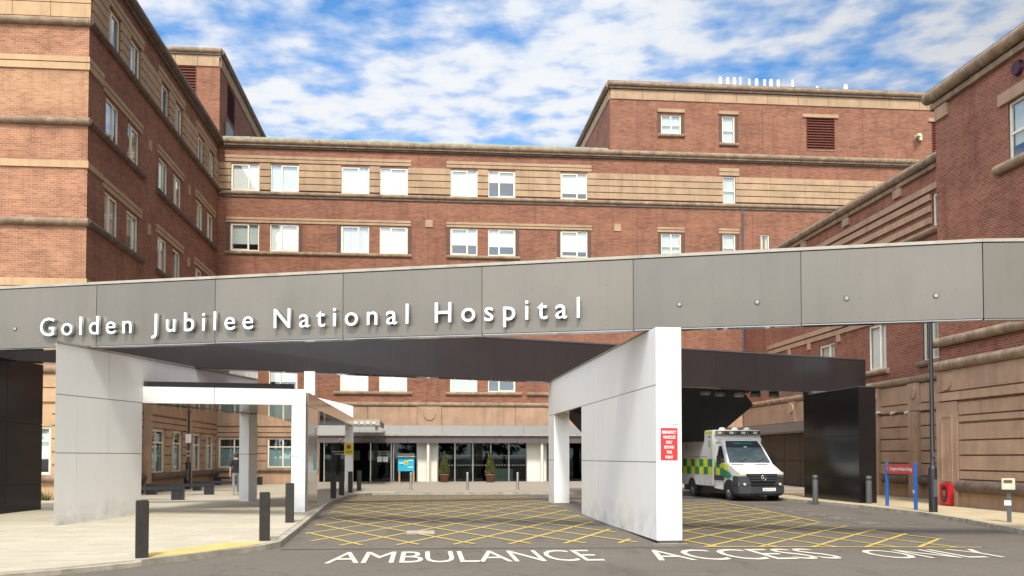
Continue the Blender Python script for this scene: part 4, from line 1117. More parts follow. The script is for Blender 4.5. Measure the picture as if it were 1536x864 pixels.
M['side_panel'] = plain('polished_grey_side_panel', (.50, .47, .45), .13, metal=.55, var=.04)
M['paleblue'] = plain('pale_blue_poster', (.32, .60, .72), .35, var=.05)

def build_piers():
    mb = MB()
    for (p, q), zt in ((((-11.95, 19.0), (-10.56, 27.1)), 4.27),):
        fr, L = line_frame(p, q)
        for a, b in ((0, 3.0), (3.0, 6.6), (6.6, L)):
            for c, d in ((.1, .95), (.95, 2.6), (2.6, zt)): mb.fbox(fr, a + .006, b - .006, -.5, 0, c + .006, d - .006, 'black_panel')
        mb.fbox(fr, .02, L - .02, -.48, -.02, .1, zt - .02, 'joint')
        mb.fbox(fr, 5.35, 5.43, .001, .006, 1.66, 1.73, 'textwhite')
    tag(mb.build('black_pier'), 'glossy black panel pier at the far left edge under the grey beam', 'pier')
    mb = MB()
    F = Fr(15.0, 0, -math.pi / 2)
    for a, b in ((-35.7, -31.0),):
        for c, d in ((.1, .95), (.95, 2.45), (2.45, 4.13)): mb.fbox(F, a + .004, b - .004, -.62, 0, c + .005, d - .005, 'black_panel')
        mb.fbox(F, a + .02, b - .02, -.6, -.02, .1, 4.11, 'joint'); mb.fbox(F, -35.8, -34.9, -.6, -.03, 4.13, 4.262, 'joint')
        mb.fbox(F, a, b + .01, -.64, .012, 4.126, 4.15, 'greypost')
    tag(mb.build('black_pier'), 'black panel pier beside two grey bollards holding the right end of the charcoal beam', 'pier')

FB = build_front_beam(); build_rear_beam(); build_hull(); build_right_portal(); build_left_portal(); build_porch(); build_piers()

# ------------------------------------------------------------------ entrance canopy
def build_entrance_canopy():
    B = wthing('entrance_canopy', 'silver and plum metal entrance canopy on slim white columns above the glass doors', 'canopy', (0, 53, .28))
    mb = MB()
    n = 7
    for i in range(n):
        a = -5.9 + 16.3 * i / n; b = -5.9 + 16.3 * (i + 1) / n - .01
        mb.poly([F_C.p(a, .9, 2.98), F_C.p(b, .9, 2.98), F_C.p(b, .55, 3.5), F_C.p(a, .55, 3.5)], [(0, 1, 2, 3)], 'fascia')
        mb.poly([F_C.p(a, .55, 3.5), F_C.p(b, .55, 3.5), F_C.p(b, .0, 3.53), F_C.p(a, .0, 3.53)], [(0, 1, 2, 3)], 'fascia')
    mb.fbox(F_C, -5.9, 10.4, .7, .92, 2.9, 2.978, 'beam_cap')
    mb.build('roof_sheet', B)
    mb = MB(); n = 13
    for i in range(n):
        a = -5.9 + 16.3 * i / n; b = -5.9 + 16.3 * (i + 1) / n - .012
        mb.fbox(F_C, a, b, .1, .8, 2.5, 2.89, 'plum')
    mb.build('fascia_panel', B)
    text_part('lettering', 'Main entrance', F_C, -4.72, .806, 2.6, 'textgrey', B, 1.98, .19, .003, .004)
    for x in (.28, 6.81):
        mb = MB(); mb.cyl((x, YF - .62, .25), (x, YF - .62, 2.5), .085, .085, 'white', 16); mb.build('column', B)
    for x in (2.2, 4.2, 5.6):
        mb = MB(); mb.lathe((x, YF - .5, 2.42), [(0, 0), (.16, .01), (.18, .04), (.18, .08)], 'fascia', 16); mb.build('downlight', B)
    # little glazed link roof by the porch
    mb = MB(); mb.box(-4.0, -2.2, 48, 52.9, 3.4, 3.46, 'fascia'); mb.box(-4.0, -2.2, 47.9, 48, 3.3, 3.6, 'beam_cap'); mb.box(-2.3, -2.2, 48, 52.9, 3.3, 3.6, 'beam_cap'); mb.box(-2.45, -2.3, 48.1, 48.25, 2.98, 3.3, 'beam_cap')
    for i in range(5): mb.box(-3.8 + .3 * i, -3.62 + .3 * i, 47.86, 47.9, 3.38, 3.5, 'vent_white')
    mb.build('link_roof', B)
build_entrance_canopy()

# ------------------------------------------------------------------ ambulance
def build_ambulance():
    A = thing('ambulance', 'white box ambulance with green and yellow squares parked under the charcoal canopy facing us', 'ambulance', (12.72, 37.0, .0), R(4.5))
    S = (-1, 1)
    # box body
    mb = MB(); mb.box(-1.03, 1.03, 0, 3.95, .52, 2.80, 'amb_white'); o = mb.build('box_body', A, .035)
    for s in S:
        mb = MB(); x0, x1 = sorted((s * 1.031, s * 1.036))
        for r, (z0, z1) in enumerate(((.98, 1.3), (1.3, 1.62))):
            n = 8
            for i in range(n):
                a = .06 + 3.84 * i / n
                mb.box(x0, x1, a, a + 3.84 / n, z0, z1, 'amb_green' if (i + r) % 2 else 'amb_yellow')
        mb.box(x0, x1, .04, 3.9, 2.68, 2.76, 'amb_yellow'); mb.box(x0, x1, .04, .1, 1.62, 2.68, 'amb_yellow')
        mb.build('checker_panel', o)
    for s in S:
        mb = MB()
        x0, x1 = sorted((s * 1.031, s * 1.034))
        for i in range(10): mb.box(x0, x1, .95 + .13 * i, 1.04 + .13 * i, 2.36, 2.44, 'textgrey')
        for i in range(16): mb.box(x0, x1, .6 + .13 * i, .7 + .13 * i, 1.68, 1.74, 'textgrey')
        for y, z in ((.28, 2.1), (2.9, 2.0)): mb.box(x0, x1, y, y + .18, z, z + .28, 'textgrey')
        for y in (.3, 1.1): mb.box(*sorted((s * 1.031, s * 1.05)), y, y + .12, 2.5, 2.56, 'black')
        for i in range(6): mb.box(x0, x1, .25 + .6 * i, .31 + .6 * i, .6, .66, 'black')
        mb.build('side_lettering', o)
    # blue-light bar across the front of the roof
    mb = MB(); mb.box(-.97, .97, -.13, -.002, 2.60, 2.76, 'chrome')
    for i in range(7): mb.box(-.88 + .255 * i, -.70 + .255 * i, -.15, -.12, 2.625, 2.735, 'amb_grey' if i % 2 else 'lens')
    lb = mb.build('light_bar', A, .012)
    for x in (-.55, .0, .52):
        mb = MB(); mb.lathe((x, .2, 2.795), [(.14, 0), (.14, .05), (.1, .1), (.0, .12)], 'vent_white', 16); mb.build('beacon', lb)
    # cab shell: (y, z, half width)
    P = [(.02, .45, .98), (-2.05, .36, .93), (-2.24, .6, .90), (-2.22, 1.02, .90), (-2.08, 1.14, .90), (-1.28, 1.44, .93), (-.42, 2.34, .80), (-.1, 2.5, .79), (.02, 2.52, .79)]
    belt = (.02, 1.44, .97)
    mb = MB()
    L = [(-h, y, z) for y, z, h in P]; Rr = [(h, y, z) for y, z, h in P]
    for i in range(len(P) - 1): mb.face([L[i], Rr[i], Rr[i + 1], L[i + 1]], 'amb_white')
    for s in S:
        q = [(s * h, y, z) for y, z, h in P[:6]] + [(s * belt[2], belt[0], belt[1])]
        c = (s * .95, -1.0, .9)
        for i in range(len(q)): mb.face([q[i], q[(i + 1) % len(q)], c], 'amb_white')
        up = [(s * belt[2], belt[0], belt[1]), (s * .93, -1.28, 1.44), (s * .80, -.42, 2.34), (s * .79, -.1, 2.5), (s * .79, .02, 2.52)]
        mb.face(up, 'amb_white')
    mb.box(-.9, .9, -.34, .01, 2.3, 2.46, 'amb_white')
    me = mb.mesh('cab'); bm = bmesh.new(); bm.from_mesh(me); bmesh.ops.remove_doubles(bm, verts=bm.verts, dist=.001); bmesh.ops.recalc_face_normals(bm, faces=bm.faces); bm.to_mesh(me); bm.free()
    cab = link('cab', me, A)
    def lerp(a, b, t): return tuple(x + (y - x) * t for x, y in zip(a, b))
    def onshield(sx, t, off=.012):   # t from base to top; sx -1..1
        b = (-.0, -1.28, 1.44); tt = (0, -.42, 2.34); y = b[1] + (tt[1] - b[1]) * t; z = b[2] + (tt[2] - b[2]) * t
        hw = .93 + (.80 - .93) * t
        return (sx * (hw - .07), y - off * .72, z + off * .69)
    mb = MB(); mb.face([onshield(-1, .03), onshield(1, .03), onshield(.985, .70), onshield(-.985, .70)], 'car_glass')
    ws = mb.build('windscreen', A)
    mb = MB(); mb.face([onshield(-.985, .70, .014), onshield(.985, .70, .014), onshield(.93, 1.0, .014), onshield(-.93, 1.0, .014)], 'black')
    vis = mb.build('sun_visor', A)
    me = text_mesh('AMBULANCE', .78, .10, 0, .012, 'CENTER'); me.materials.clear(); me.materials.append(M['textgreen'])
    t = link('lettering', me, vis); p = onshield(0, .84, .022); t.location = p; t.rotation_euler.x = -math.atan2(.86, .9)
    mb = MB(); p0, p1 = onshield(.0, .70, .02), onshield(.18, .70, .02); p2, p3 = onshield(.18, .74, .02), onshield(.0, .74, .02); mb.face([p0, p1, p2, p3], 'textwhite'); mb.build('visor_plate', vis)
    mb = MB()      # wipers and scuttle
    for x in (-.55, .45): mb.box(x - .28, x + .22, -1.40, -1.34, 1.405, 1.42, 'black')
    for s in (-.5, .35): mb.cyl(onshield(s, .04, .03), onshield(s + .45, .2, .03), .012, .008, 'black', 6)
    mb.build('wiper', A)
    for s in S:
        mb = MB()   # door glass
        o1 = s * .012
        g = [(s * .955 + o1, -.22, 1.5), (s * .925 + o1, -1.0, 1.5), (s * .845 + o1, -.46, 2.14), (s * .855 + o1, -.22, 2.14)]
        mb.face(g, 'car_dark'); mb.build('side_window', A)
        mb = MB()   # checkers on the door and wing
        x0, x1 = sorted((s * .985, s * .992))
        for a, b, c, d, m in ((-.12, -.02, 1.3, 1.6, 'amb_yellow'), (-.62, -.2, 1.27, 1.47, 'amb_green'), (-.62, -.2, .98, 1.26, 'amb_yellow'), (-.95, -.63, .99, 1.26, 'amb_green'), (-.95, -.63, 1.27, 1.45, 'amb_yellow'), (-.18, -.04, .98, 1.28, 'amb_green')):
            mb.box(x0, x1, a, b, c, d, m)
        mb.build('door_panel', A); mb = MB()
        q = [(s * .957, -1.0, 1.2), (s * .957, -1.45, 1.12), (s * .957, -1.75, .98), (s * .957, -1.45, .86), (s * .957, -1.0, .9)]
        q2 = [(s * .972, y, z) for _, y, z in q]; mb.face(q2, 'amb_green')
        mb.face([(s * .974, -.97, 1.42), (s * .974, -1.28, 1.40), (s * .974, -1.42, 1.16), (s * .974, -.97, 1.22)], 'amb_yellow')
        mb.build('wing_panel', A); mb = MB()
        mb.box(x0, x1, -.95, .0, .78, .97, 'amb_grey'); mb.build('door_trim', A); mb = MB()
        mb.box(*sorted((s * .975, s * .988)), -.985, -.972, .5, 1.42, 'seal'); mb.box(*sorted((s * .975, s * .988)), -.03, -.017, .5, 1.5, 'seal'); mb.build('door_seam', A); mb = MB()
        mb.box(*sorted((s * .99, s * 1.01)), -.4, -.24, 1.36, 1.4, 'black'); mb.build('door_handle', A)
        mb = MB(); mb.box(*sorted((s * 1.06, s * 1.24)), -.98, -.86, 1.42, 1.78, 'black'); mb.box(*sorted((s * .93, s * 1.08)), -.95, -.89, 1.48, 1.54, 'black')
        mb.build('wing_mirror', A, .03)
        mb = MB()
        q = [(s * .64, -2.325), (s * .90, -2.27), (s * .945, -2.0), (s * .72, -2.12)]
        mb.prism(q, .965, 1.12, 'lens'); mb.prism([(x * 1.0, y - .004) for x, y in q[:2]] + [(q[1][0] * .97, q[1][1] + .05), (q[0][0], q[0][1] + .05)], .98, 1.02, 'chrome')
        mb.build('headlight', A)
    # bumper, grille
    mb = MB()
    pr = [(-.985, -1.83), (-.985, -2.02), (-.93, -2.29), (-.5, -2.42), (.5, -2.42), (.93, -2.29), (.985, -2.02), (.985, -1.83)]
    mb.prism(pr, .28, .60, 'amb_grey')
    pr2 = [(x * .99, y + .035) for x, y in pr]; mb.prism(pr2, .60, .97, 'amb_grey')
    mb.prism([(x * .95, y + .03) for x, y in pr], .22, .28, 'black')
    bp = mb.build('bumper', A, .03)
    mb = MB(); mb.box(-.45, .45, -2.435, -2.3, .62, .70, 'black')
    for s in S: mb.cyl((s * .72, -2.25, .66), (s * .72, -2.385, .66), .05, .05, 'lens', 12)
    mb.build('air_intake', bp)
    mb = MB()
    z0, z1 = .74, 1.06
    mb.poly([(-.48, -2.43, z0), (.48, -2.43, z0), (.62, -2.36, z1), (-.62, -2.36, z1), (-.46, -2.2, z0), (.46, -2.2, z0), (.60, -2.16, z1), (-.60, -2.16, z1)], [(0, 1, 2, 3), (3, 2, 6, 7), (0, 3, 7, 4), (1, 5, 6, 2), (0, 4, 5, 1)], 'black')
    for i in range(3):
        z = .80 + .095 * i; w = .47 + .04 * i; y = -2.425 + .02 * i; mb.box(-w, w, y - .03, y, z - .022, z + .022, 'amb_grey')
    gr = mb.build('grille', A)
    mb = MB(); c = Vector((0, -2.48, .9))
    n = 28
    for i in range(n):     # ring and three-pointed star
        a = 2 * math.pi * i / n; b = 2 * math.pi * (i + 1) / n
        mb.cyl(c + Vector((math.cos(a) * .1, 0, math.sin(a) * .1)), c + Vector((math.cos(b) * .1, 0, math.sin(b) * .1)), .014, .014, 'chrome', 6)
    for k in range(3):
        a = math.pi / 2 + k * 2 * math.pi / 3; mb.cyl(c, c + Vector((math.cos(a) * .1, 0, math.sin(a) * .1)), .02, .006, 'chrome', 6)
    mb.build('emblem', gr)
    mb = MB(); mb.box(-.02, .50, -2.445, -2.42, .40, .52, 'textwhite'); pl = mb.build('number_plate', A)
    me = text_mesh('SN19 FUG', .42, .07, 0, .0, 'CENTER'); me.materials.clear(); me.materials.append(M['textblack']); t = link('lettering', me, pl); t.location = (.24, -2.449, .425)
    # wheels
    for s in S:
        for y in (-1.45, 2.35):
            x = s * (.86 if y < 0 else .88)
            mb = MB(); mb.cyl((x - s * .13, y, .36), (x + s * .115, y, .36), .355, .355, 'tyre', 32); mb.cyl((x + s * .115, y, .36), (x + s * .125, y, .36), .33, .30, 'tyre', 32)
            w = mb.build('wheel', A)
            mb = MB(); mb.cyl((x + s * .122, y, .36), (x + s * .135, y, .36), .21, .19, 'rim', 24); mb.cyl((x + s * .13, y, .36), (x + s * .17, y, .36), .075, .06, 'rim', 14)
            for k in range(8):
                a = k * math.pi / 4; mb.cyl((x + s * .134, y + .145 * math.cos(a), .36 + .145 * math.sin(a)), (x + s * .14, y + .145 * math.cos(a), .36 + .145 * math.sin(a)), .03, .03, 'black', 8)
            mb.build('rim', w)
            mb = MB()      # dark arch
            vs = [(s * (1.0 if y < 0 else 1.037), y + .47 * math.cos(a), .36 + .47 * math.sin(a)) for a in [math.pi * i / 14 for i in range(15)]]
            vi = [(s * .60, p[1], p[2]) for p in vs]
            mb.poly(vs + vi, [(i, i + 1, 15 + i + 1, 15 + i) for i in range(14)], 'black')
            mb.face([(p[0] + s * .001, p[1], p[2]) for p in vs], 'black'); mb.build('wheel_arch', A)
    mb = MB(); mb.box(-.85, .85, -1.9, 3.8, .26, .5, 'black'); mb.build('underbody', A)
    return A
build_ambulance()

# ------------------------------------------------------------------ person
def skin_mesh(verts, edges, radii, root, sub=2):
    me = bpy.data.meshes.new('body'); me.from_pydata(verts, edges, [])
    o = bpy.data.objects.new('tmp', me); COL.objects.link(o)
    sk = o.modifiers.new('s', 'SKIN'); sk.use_smooth_shade = True
    for i, r in enumerate(radii):
        sv = me.skin_vertices[0].data[i]; sv.radius = r if isinstance(r, tuple) else (r, r); sv.use_root = (i == root)
    ss = o.modifiers.new('d', 'SUBSURF'); ss.levels = sub; ss.render_levels = sub
    dg = bpy.context.evaluated_depsgraph_get(); dg.update()
    out = bpy.data.meshes.new_from_object(o.evaluated_get(dg)); bpy.data.objects.remove(o)
    return out

def build_person(loc, k):
    J = {}; V = []; E = []; RA = []
    def j(name, p, r, parent=None):
        J[name] = len(V); V.append(p); RA.append(r)
        if parent: E.append((J[parent], J[name]))
    j('pelvis', (0, 0, .98), (.155, .11)); j('waist', (0, .01, 1.12), (.145, .105), 'pelvis'); j('chest', (0, .02, 1.32), (.165, .115), 'waist')
    j('collar', (0, .02, 1.46), (.10, .075), 'chest'); j('neck', (0, .03, 1.55), .055, 'collar'); j('skull', (0, .05, 1.66), (.078, .092), 'neck'); j('crown', (0, .045, 1.75), (.066, .08), 'skull')
    for s, nm in ((-1, 'l'), (1, 'r')):
        sw = -.10 if s < 0 else .12
        j('sh' + nm, (s * .175, .02, 1.43), .066, 'collar'); j('el' + nm, (s * .235, sw * .3 - .02, 1.16), .045, 'sh' + nm); j('wr' + nm, (s * .25, sw * 1.2 + .05, .92), .03, 'el' + nm)
        j('pa' + nm, (s * .25, sw * 1.3 + .07, .84), (.036, .018), 'wr' + nm)
        for f, (dy, ln) in enumerate(((-.028, .075), (-.009, .085), (.01, .08), (.028, .062))):
            j('f%d' % f + nm, (s * .25, sw * 1.3 + .07 + dy, .80), .0085, 'pa' + nm); j('g%d' % f + nm, (s * .235, sw * 1.3 + .08 + dy, .80 - ln), .0075, 'f%d' % f + nm)
        j('th' + nm, (s * .245, sw * 1.3 + .115, .83), .010, 'wr' + nm)
        st = -.16 if s < 0 else .20
        j('hip' + nm, (s * .095, 0, .92), .105, 'pelvis'); j('kn' + nm, (s * .10, .05 + st * .5, .52), .066, 'hip' + nm)
        an = (s * .10, st * 1.35 - (.08 if s < 0 else 0), .15 if s < 0 else .09)
        j('an' + nm, an, .043, 'kn' + nm); j('he' + nm, (an[0], an[1] - .03, an[2] - .04), .043, 'an' + nm); j('to' + nm, (an[0], an[1] + .17, .04), (.045, .03), 'he' + nm)
    me = skin_mesh(V, E, RA, 0)
    for m in ('skin', 'shirt', 'trouser', 'shoe', 'hair'): me.materials.append(M[m])
    for p in me.polygons:
        x, y, z = p.center; ax = abs(x)
        if z > 1.52: i = 0
        elif ax > .20 and z < 1.20: i = 0
        elif z > .93 : i = 1
        elif ax > .185 and z > .68: i = 0
        elif z > .115: i = 2
        else: i = 3
        p.material_index = i; p.use_smooth = True
    P = thing('person', 'person in black short sleeved shirt and grey trousers walking away beside the white post', 'person', loc)
    body = link('body', me, P); body.scale = (k, k, k)
    mb = MB(); mb.lathe((0, .035, 1.665), [(.088, -.045), (.094, 0), (.094, .06), (.078, .105), (.04, .13), (0, .137)], 'hair', 18)
    # ears, nose and eyes on the far side
    h = mb.build('hair', P); h.scale = (k, k, k)
    mb = MB()
    mb.cyl((0, .13, 1.655), (0, .165, 1.64), .018, .012, 'skin', 8)
    for s in (-1, 1):
        mb.cyl((s * .03, .128, 1.68), (s * .03, .138, 1.68), .011, .009, 'textwhite', 8); mb.cyl((s * .078, .04, 1.66), (s * .095, .03, 1.665), .024, .02, 'skin', 10)
    mb.cyl((-.025, .135, 1.61), (.025, .135, 1.61), .007, .007, 'redbox', 6)
    f = mb.build('face', P); f.scale = (k, k, k)
    P.rotation_euler.z = R(14)
build_person((-7.36, 37.8, ZL(-7.5, 37.8)), .93)

# ------------------------------------------------------------------ bollards, benches, posts
def copies(root, spots, labels):
    out = [root]
    root.location = spots[0][:3]; root.rotation_euler.z = spots[0][3]; root['label'] = labels[0]
    for (x, y, z, a), lb in zip(spots[1:], labels[1:]):
        c = root.copy(); COL.objects.link(c); c.location = (x, y, z); c.rotation_euler.z = a; c['label'] = lb
        for ch in list(root.children):
            d = ch.copy(); COL.objects.link(d); d.parent = c
            for g in list(ch.children):
                e = g.copy(); COL.objects.link(e); e.parent = d
        out.append(c)
    return out

b = thing('bollard', '', 'bollard', group='black square timber bollards along the kerb')
mb = MB(); mb.box(-.095, .095, -.095, .095, -.05, .90, 'bollard'); mb.build('post', b, .008)
mb = MB(); mb.prism([(-.085, -.085), (.085, -.085), (.085, .085), (-.085, .085)], .901, .912, 'bollard'); mb.build('cap', b)
sp = [(-4.46, 15.42), (-2.98, 18.05), (-3.08, 22.1), (-3.16, 33.5), (-3.18, 37.1), (-3.12, 40.7), (-2.9, 43.0)]
copies(b, [(x, y, (ZL(x, y) if y < 42 else ZF(x, y)), R(a)) for (x, y), a in zip(sp, (20, 12, 5, 0, 0, 0, 0))],
       ['large black square bollard nearest us at the near end of the yellow tactile strip', 'black square bollard at the kerb corner where the yellow tactile strip ends', 'black square bollard in front of the white porch corner post',
        'first black bollard along the kerb beyond the porch side panel', 'second black bollard along the kerb beyond the porch side panel', 'black bollard standing just in front of the yellow sign post', 'farthest black bollard, just right of the yellow sign post'])
b = thing('bollard', '', 'bollard', group='slim steel bollards before the entrance')
mb = MB(); mb.lathe((0, 0, 0), [(.058, -.05), (.058, .80), (.05, .83), (0, .84)], 'steel', 18); mb.build('post', b)
mb = MB(); mb.lathe((0, 0, 0), [(.09, 0), (.09, .012), (.06, .02)], 'steel', 18); mb.build('base_ring', b)
copies(b, [(x, y, ZF(x, y), 0) for x, y in ((-.55, 42.65), (2.01, 42.6), (4.29, 42.4))],
       ['slim steel bollard in front of the blue notice board', 'slim steel bollard between the two potted topiary cones', 'slim steel bollard right of both topiary cones before the dark glazing'])
b = thing('bollard', '', 'bollard', group='grey bollards by the right black pier')
mb = MB(); mb.lathe((0, 0, 0), [(.10, -.05), (.10, .92), (.085, .95), (0, .955)], 'greypost', 18); mb.build('post', b)
mb = MB(); mb.lathe((0, 0, 0), [(.103, .80), (.103, .86)], 'black', 18); mb.build('band', b)
copies(b, [(14.0, 32.35, .1, 0), (15.2, 30.72, .1, 0)], ['grey round bollard standing left of the right black pier', 'grey round bollard at the near corner of the right black pier'])

b = thing('bench', '', 'bench', group='long black benches under the porch')
mb = MB(); mb.box(-1.3, 1.3, -.22, .22, .33, .44, 'black'); mb.build('seat', b, .01)
for x in (-1.12, 1.12):
    mb = MB(); mb.box(x - .17, x + .17, -.2, .2, 0, .328, 'black'); mb.build('leg', b, .008)
sp = [(-9.35, 32.5), (-9.72, 38.7), (-9.1, 43.7), (-10.15, 52.7)]
copies(b, [(x, y, ZL(x, y), R(a)) for (x, y), a in zip(sp, (-2, 2, 3, 0))],
       ['nearest black bench, its end sticking out from behind the white portal wall', 'black bench just behind the nearest one, left of the walking person', 'black bench behind the person near the thin lamp post', 'farthest black bench against the stone wall under the ground floor windows'])

# blue-legged ambulance parking sign
fr, L = line_frame((15.09, 29.25), (14.83, 27.0))
B = wthing('parking_sign', 'low red emergency ambulance parking sign between two blue posts on the right pavement', 'sign', (14.95, 28.1, .1))
mb = MB(); mb.fbox(fr, .06, L - .06, -.03, .03, 1.18, 1.45, 'red'); pn = mb.build('sign_panel', B)
text_part('lettering', 'Emergency Ambulance Parking', fr, .36, .033, 1.275, 'textwhite', pn, L - .52, .12, 0, .012)
text_part('arrow', '\u2191', fr, .13, .033, 1.26, 'textwhite', pn, .1, .13, 0, .02)
for u in (0, L):
    mb = MB(); p = fr.p(u, 0, 0); mb.cyl((p[0], p[1], .05), (p[0], p[1], 1.5), .055, .055, 'blue', 14); mb.cyl((p[0], p[1], 1.5), (p[0], p[1], 1.52), .055, .03, 'blue', 14); mb.build('post', B)
mb = MB(); mb.fbox(fr, L - .045, L + .045, .058, .064, .6, .7, 'textwhite'); mb.build('sticker', B)

# lamp columns
def lamp(loc, h, label, plates, r=.062):
    B = thing('lamp_post', label, 'lamp post', loc)
    mb = MB(); mb.lathe((0, 0, 0), [(.12, -.05), (.12, 1.25), (.10, 1.3), (r, 1.36), (r * .85, h)], 'black', 16); mb.build('column', B)
    mb = MB(); mb.box(-.06, .06, -.135, -.118, .45, .95, 'greypost'); mb.build('access_door', B)
    mb = MB(); mb.cyl((0, 0, h - .02), (-.25, -.0, h + .06), .035, .03, 'black', 10); mb.box(-.65, -.2, -.1, .1, h + .03, h + .12, 'greypost'); mb.build('lantern', B)
    for z, w, hh, m in plates:
        mb = MB(); mb.box(-w / 2, w / 2, -r - .02, -r - .005, z, z + hh, m); mb.build('plate', B)
lamp((14.7, 25.8, .1), 6.6, 'tall thin black lamp post on the right pavement in front of the tan stone wall', [(1.6, .1, .12, 'greypost')])
lamp((-11.05, 45.4, ZL(-11, 45.4)), 4.6, 'thin black lamp post with small white plates seen through the white porch', [(2.2, .26, .42, 'textwhite'), (1.75, .2, .1, 'textgrey'), (1.55, .2, .1, 'textgrey')], .055)

# red box on the wall, card reader
mb = MB(); mb.fbox(F_RT, -29.36, -28.72, .125, .27, .13, .84, 'redbox')
rb = tag(mb.build('hose_cabinet', None, .04), 'red wall cabinet with a dark oval window at the foot of the right stone wall', 'cabinet')
mb = MB()
n = 24; c = (-29.04, .49)
pts = [(c[0] + .15 * math.copysign(abs(math.cos(a)) ** .8, math.cos(a)), c[1] + .27 * math.copysign(abs(math.sin(a)) ** .7, math.sin(a))) for a in [2 * math.pi * i / n for i in range(n)]]
mb.face([F_RT.p(u, .274, z) for u, z in pts], 'black')
ow = mb.build('oval_window', rb)
mb = MB(); mb.fbox(F_RT, -29.12, -28.97, .276, .29, .42, .62, 'terracotta'); mb.fbox(F_RT, -29.1, -29.0, .276, .288, .3, .4, 'greypost'); mb.build('contents', ow)
B = thing('card_reader', 'cream card reader box on a dark post at the far right pavement edge', 'card reader', (14.25, 21.6, .1), R(-35))
mb = MB(); mb.box(-.05, .05, -.05, .05, -.03, .82, 'greypost'); mb.build('post', B)
mb = MB(); mb.box(-.15, .14, -.14, .08, .80, 1.08, 'cream_box'); bx = mb.build('reader_box', B, .012)
mb = MB(); mb.box(-.10, .08, -.148, -.139, .97, 1.04, 'leaf'); mb.box(-.08, .02, -.146, -.139, .86, .92, 'textwhite'); mb.build('keypad', bx)
mb = MB(); mb.box(-.10, .05, -.062, -.051, .42, .54, 'textwhite'); mb.build('plate', B)

# blue notice board by the doors
B = wthing('notice_board', 'bright blue notice board with a dark hood on timber legs beside the glass doors', 'notice board', (-.95, 52, .26))
mb = MB(); mb.box(-1.39, -.5, 51.95, 52.05, .92, 1.68, 'cyan'); bd = mb.build('board', B)
mb = MB(); mb.box(-1.42, -.47, 51.85, 52.1, 1.69, 1.9, 'greypost'); mb.box(-1.43, -.46, 51.83, 51.85, 1.70, 1.75, 'beam_cap'); mb.build('hood', B)
for x in (-1.36, -.58):
    mb = MB(); mb.box(x, x + .1, 51.96, 52.04, .22, .918, 'timber'); mb.build('leg', B)
mb = MB(); mb.box(-1.03, -.84, 51.938, 51.949, 1.26, 1.5, 'signyellow'); mb.box(-.97, -.9, 51.93, 51.937, 1.3, 1.44, 'redbox'); mb.build('notice', bd)
mb = MB(); mb.box(-1.32, -1.08, 51.94, 51.949, 1.34, 1.39, 'textwhite')
for z, a in ((1.5, -.82), (1.12, -.85)): mb.box(a, -.56, 51.94, 51.949, z, z + .04, 'textwhite')
mb.box(-1.18, -1.15, 51.94, 51.949, 1.2, 1.32, 'black'); mb.build('lettering', bd)

# topiary cones
def topiary(x, y, h, label, seed):
    z = ZF(x, y); rnd = random.Random(seed)
    B = thing('potted_topiary', label, 'topiary', (x, y, z), 0, 'clipped cones in pots before the entrance')
    mb = MB(); mb.lathe((0, 0, 0), [(0, 0), (.19, 0), (.27, .40), (.285, .40), (.285, .46), (.24, .46), (.23, .40), (0, .40)], 'terracotta', 24); mb.build('pot', B)
    mb = MB(); mb.cyl((0, 0, .38), (0, 0, h * .8), .03, .012, 'bark', 8); mb.build('trunk', B)
    mb = MB()
    for i in range(3800):
        t = rnd.random() ** 1.4; zz = .46 + (h - .46) * t
        prof = (.30 * (1 - t) ** .78 + .02) * (1 if t > .08 else .75 + 3 * t)
        a = rnd.uniform(0, 6.283); rr = prof * (rnd.uniform(.7, 1.04) + .07 * math.sin(5 * a + 9 * t))
        c = Vector((rr * math.cos(a), rr * math.sin(a), zz)); n = Vector((rnd.gauss(0, 1), rnd.gauss(0, 1), rnd.gauss(0, 1))).normalized()
        u = n.orthogonal().normalized(); v = n.cross(u); s = rnd.uniform(.014, .028)
        mb.face([c - u * s * 1.6, c - v * s, c + u * s * 1.6, c + v * s], 'leaf')
    mb.build('crown', B)
topiary(1.17, 52.6, 1.72, 'clipped green cone in a pot, nearer the blue notice board', 3)
topiary(3.75, 52.4, 1.66, 'clipped green cone in a pot in front of the lobby reception desk', 8)

# tuft of weeds at the black pier
mb = MB(); rnd = random.Random(9)
for i in range(160):
    a = rnd.uniform(0, 6.28); r0 = rnd.uniform(0, .18); c = Vector((-12.6 + r0 * math.cos(a) * 2, 32.4 + r0 * math.sin(a), .15)); d = Vector((rnd.gauss(0, .16), rnd.gauss(0, .16), rnd.uniform(.15, .5))); w = Vector((math.sin(a), -math.cos(a), 0)) * .02
    mb.face([c - w, c + w, c + d], 'leaf')
tag(mb.build('weed_tuft'), 'small tuft of green weeds at the wall foot between black pier and white wall', 'plant')

# wood across the road behind the viewer (seen in the panes only)
mb = MB(); rnd = random.Random(21)
for t in range(46):
    x = -75 + 150 * t / 33 + rnd.uniform(-2, 2); y = rnd.uniform(-62, -50); h = rnd.uniform(8, 13)
    if t > 33: x = rnd.uniform(-74, -60); y = -50 + (t - 33) * 5.5
    mb.cyl((x, y, 0), (x, y, h * .7), .25, .1, 'bark', 6)
    for i in range(420):
        a = rnd.uniform(0, 6.283); q = rnd.random(); zz = h * (.22 + .78 * q); rr = 3.2 * math.sqrt(max(.02, 1 - (2 * q - .9) ** 2)) * rnd.uniform(.5, 1.05)
        c = Vector((x + rr * math.cos(a), y + rr * math.sin(a), zz)); n = Vector((rnd.gauss(0, 1), rnd.gauss(0, 1), rnd.gauss(0, 1))).normalized(); u = n.orthogonal().normalized(); v = n.cross(u); s = rnd.uniform(.25, .5)
        mb.face([c - u * s, c - v * s, c + u * s, c + v * s], 'leaf_far')
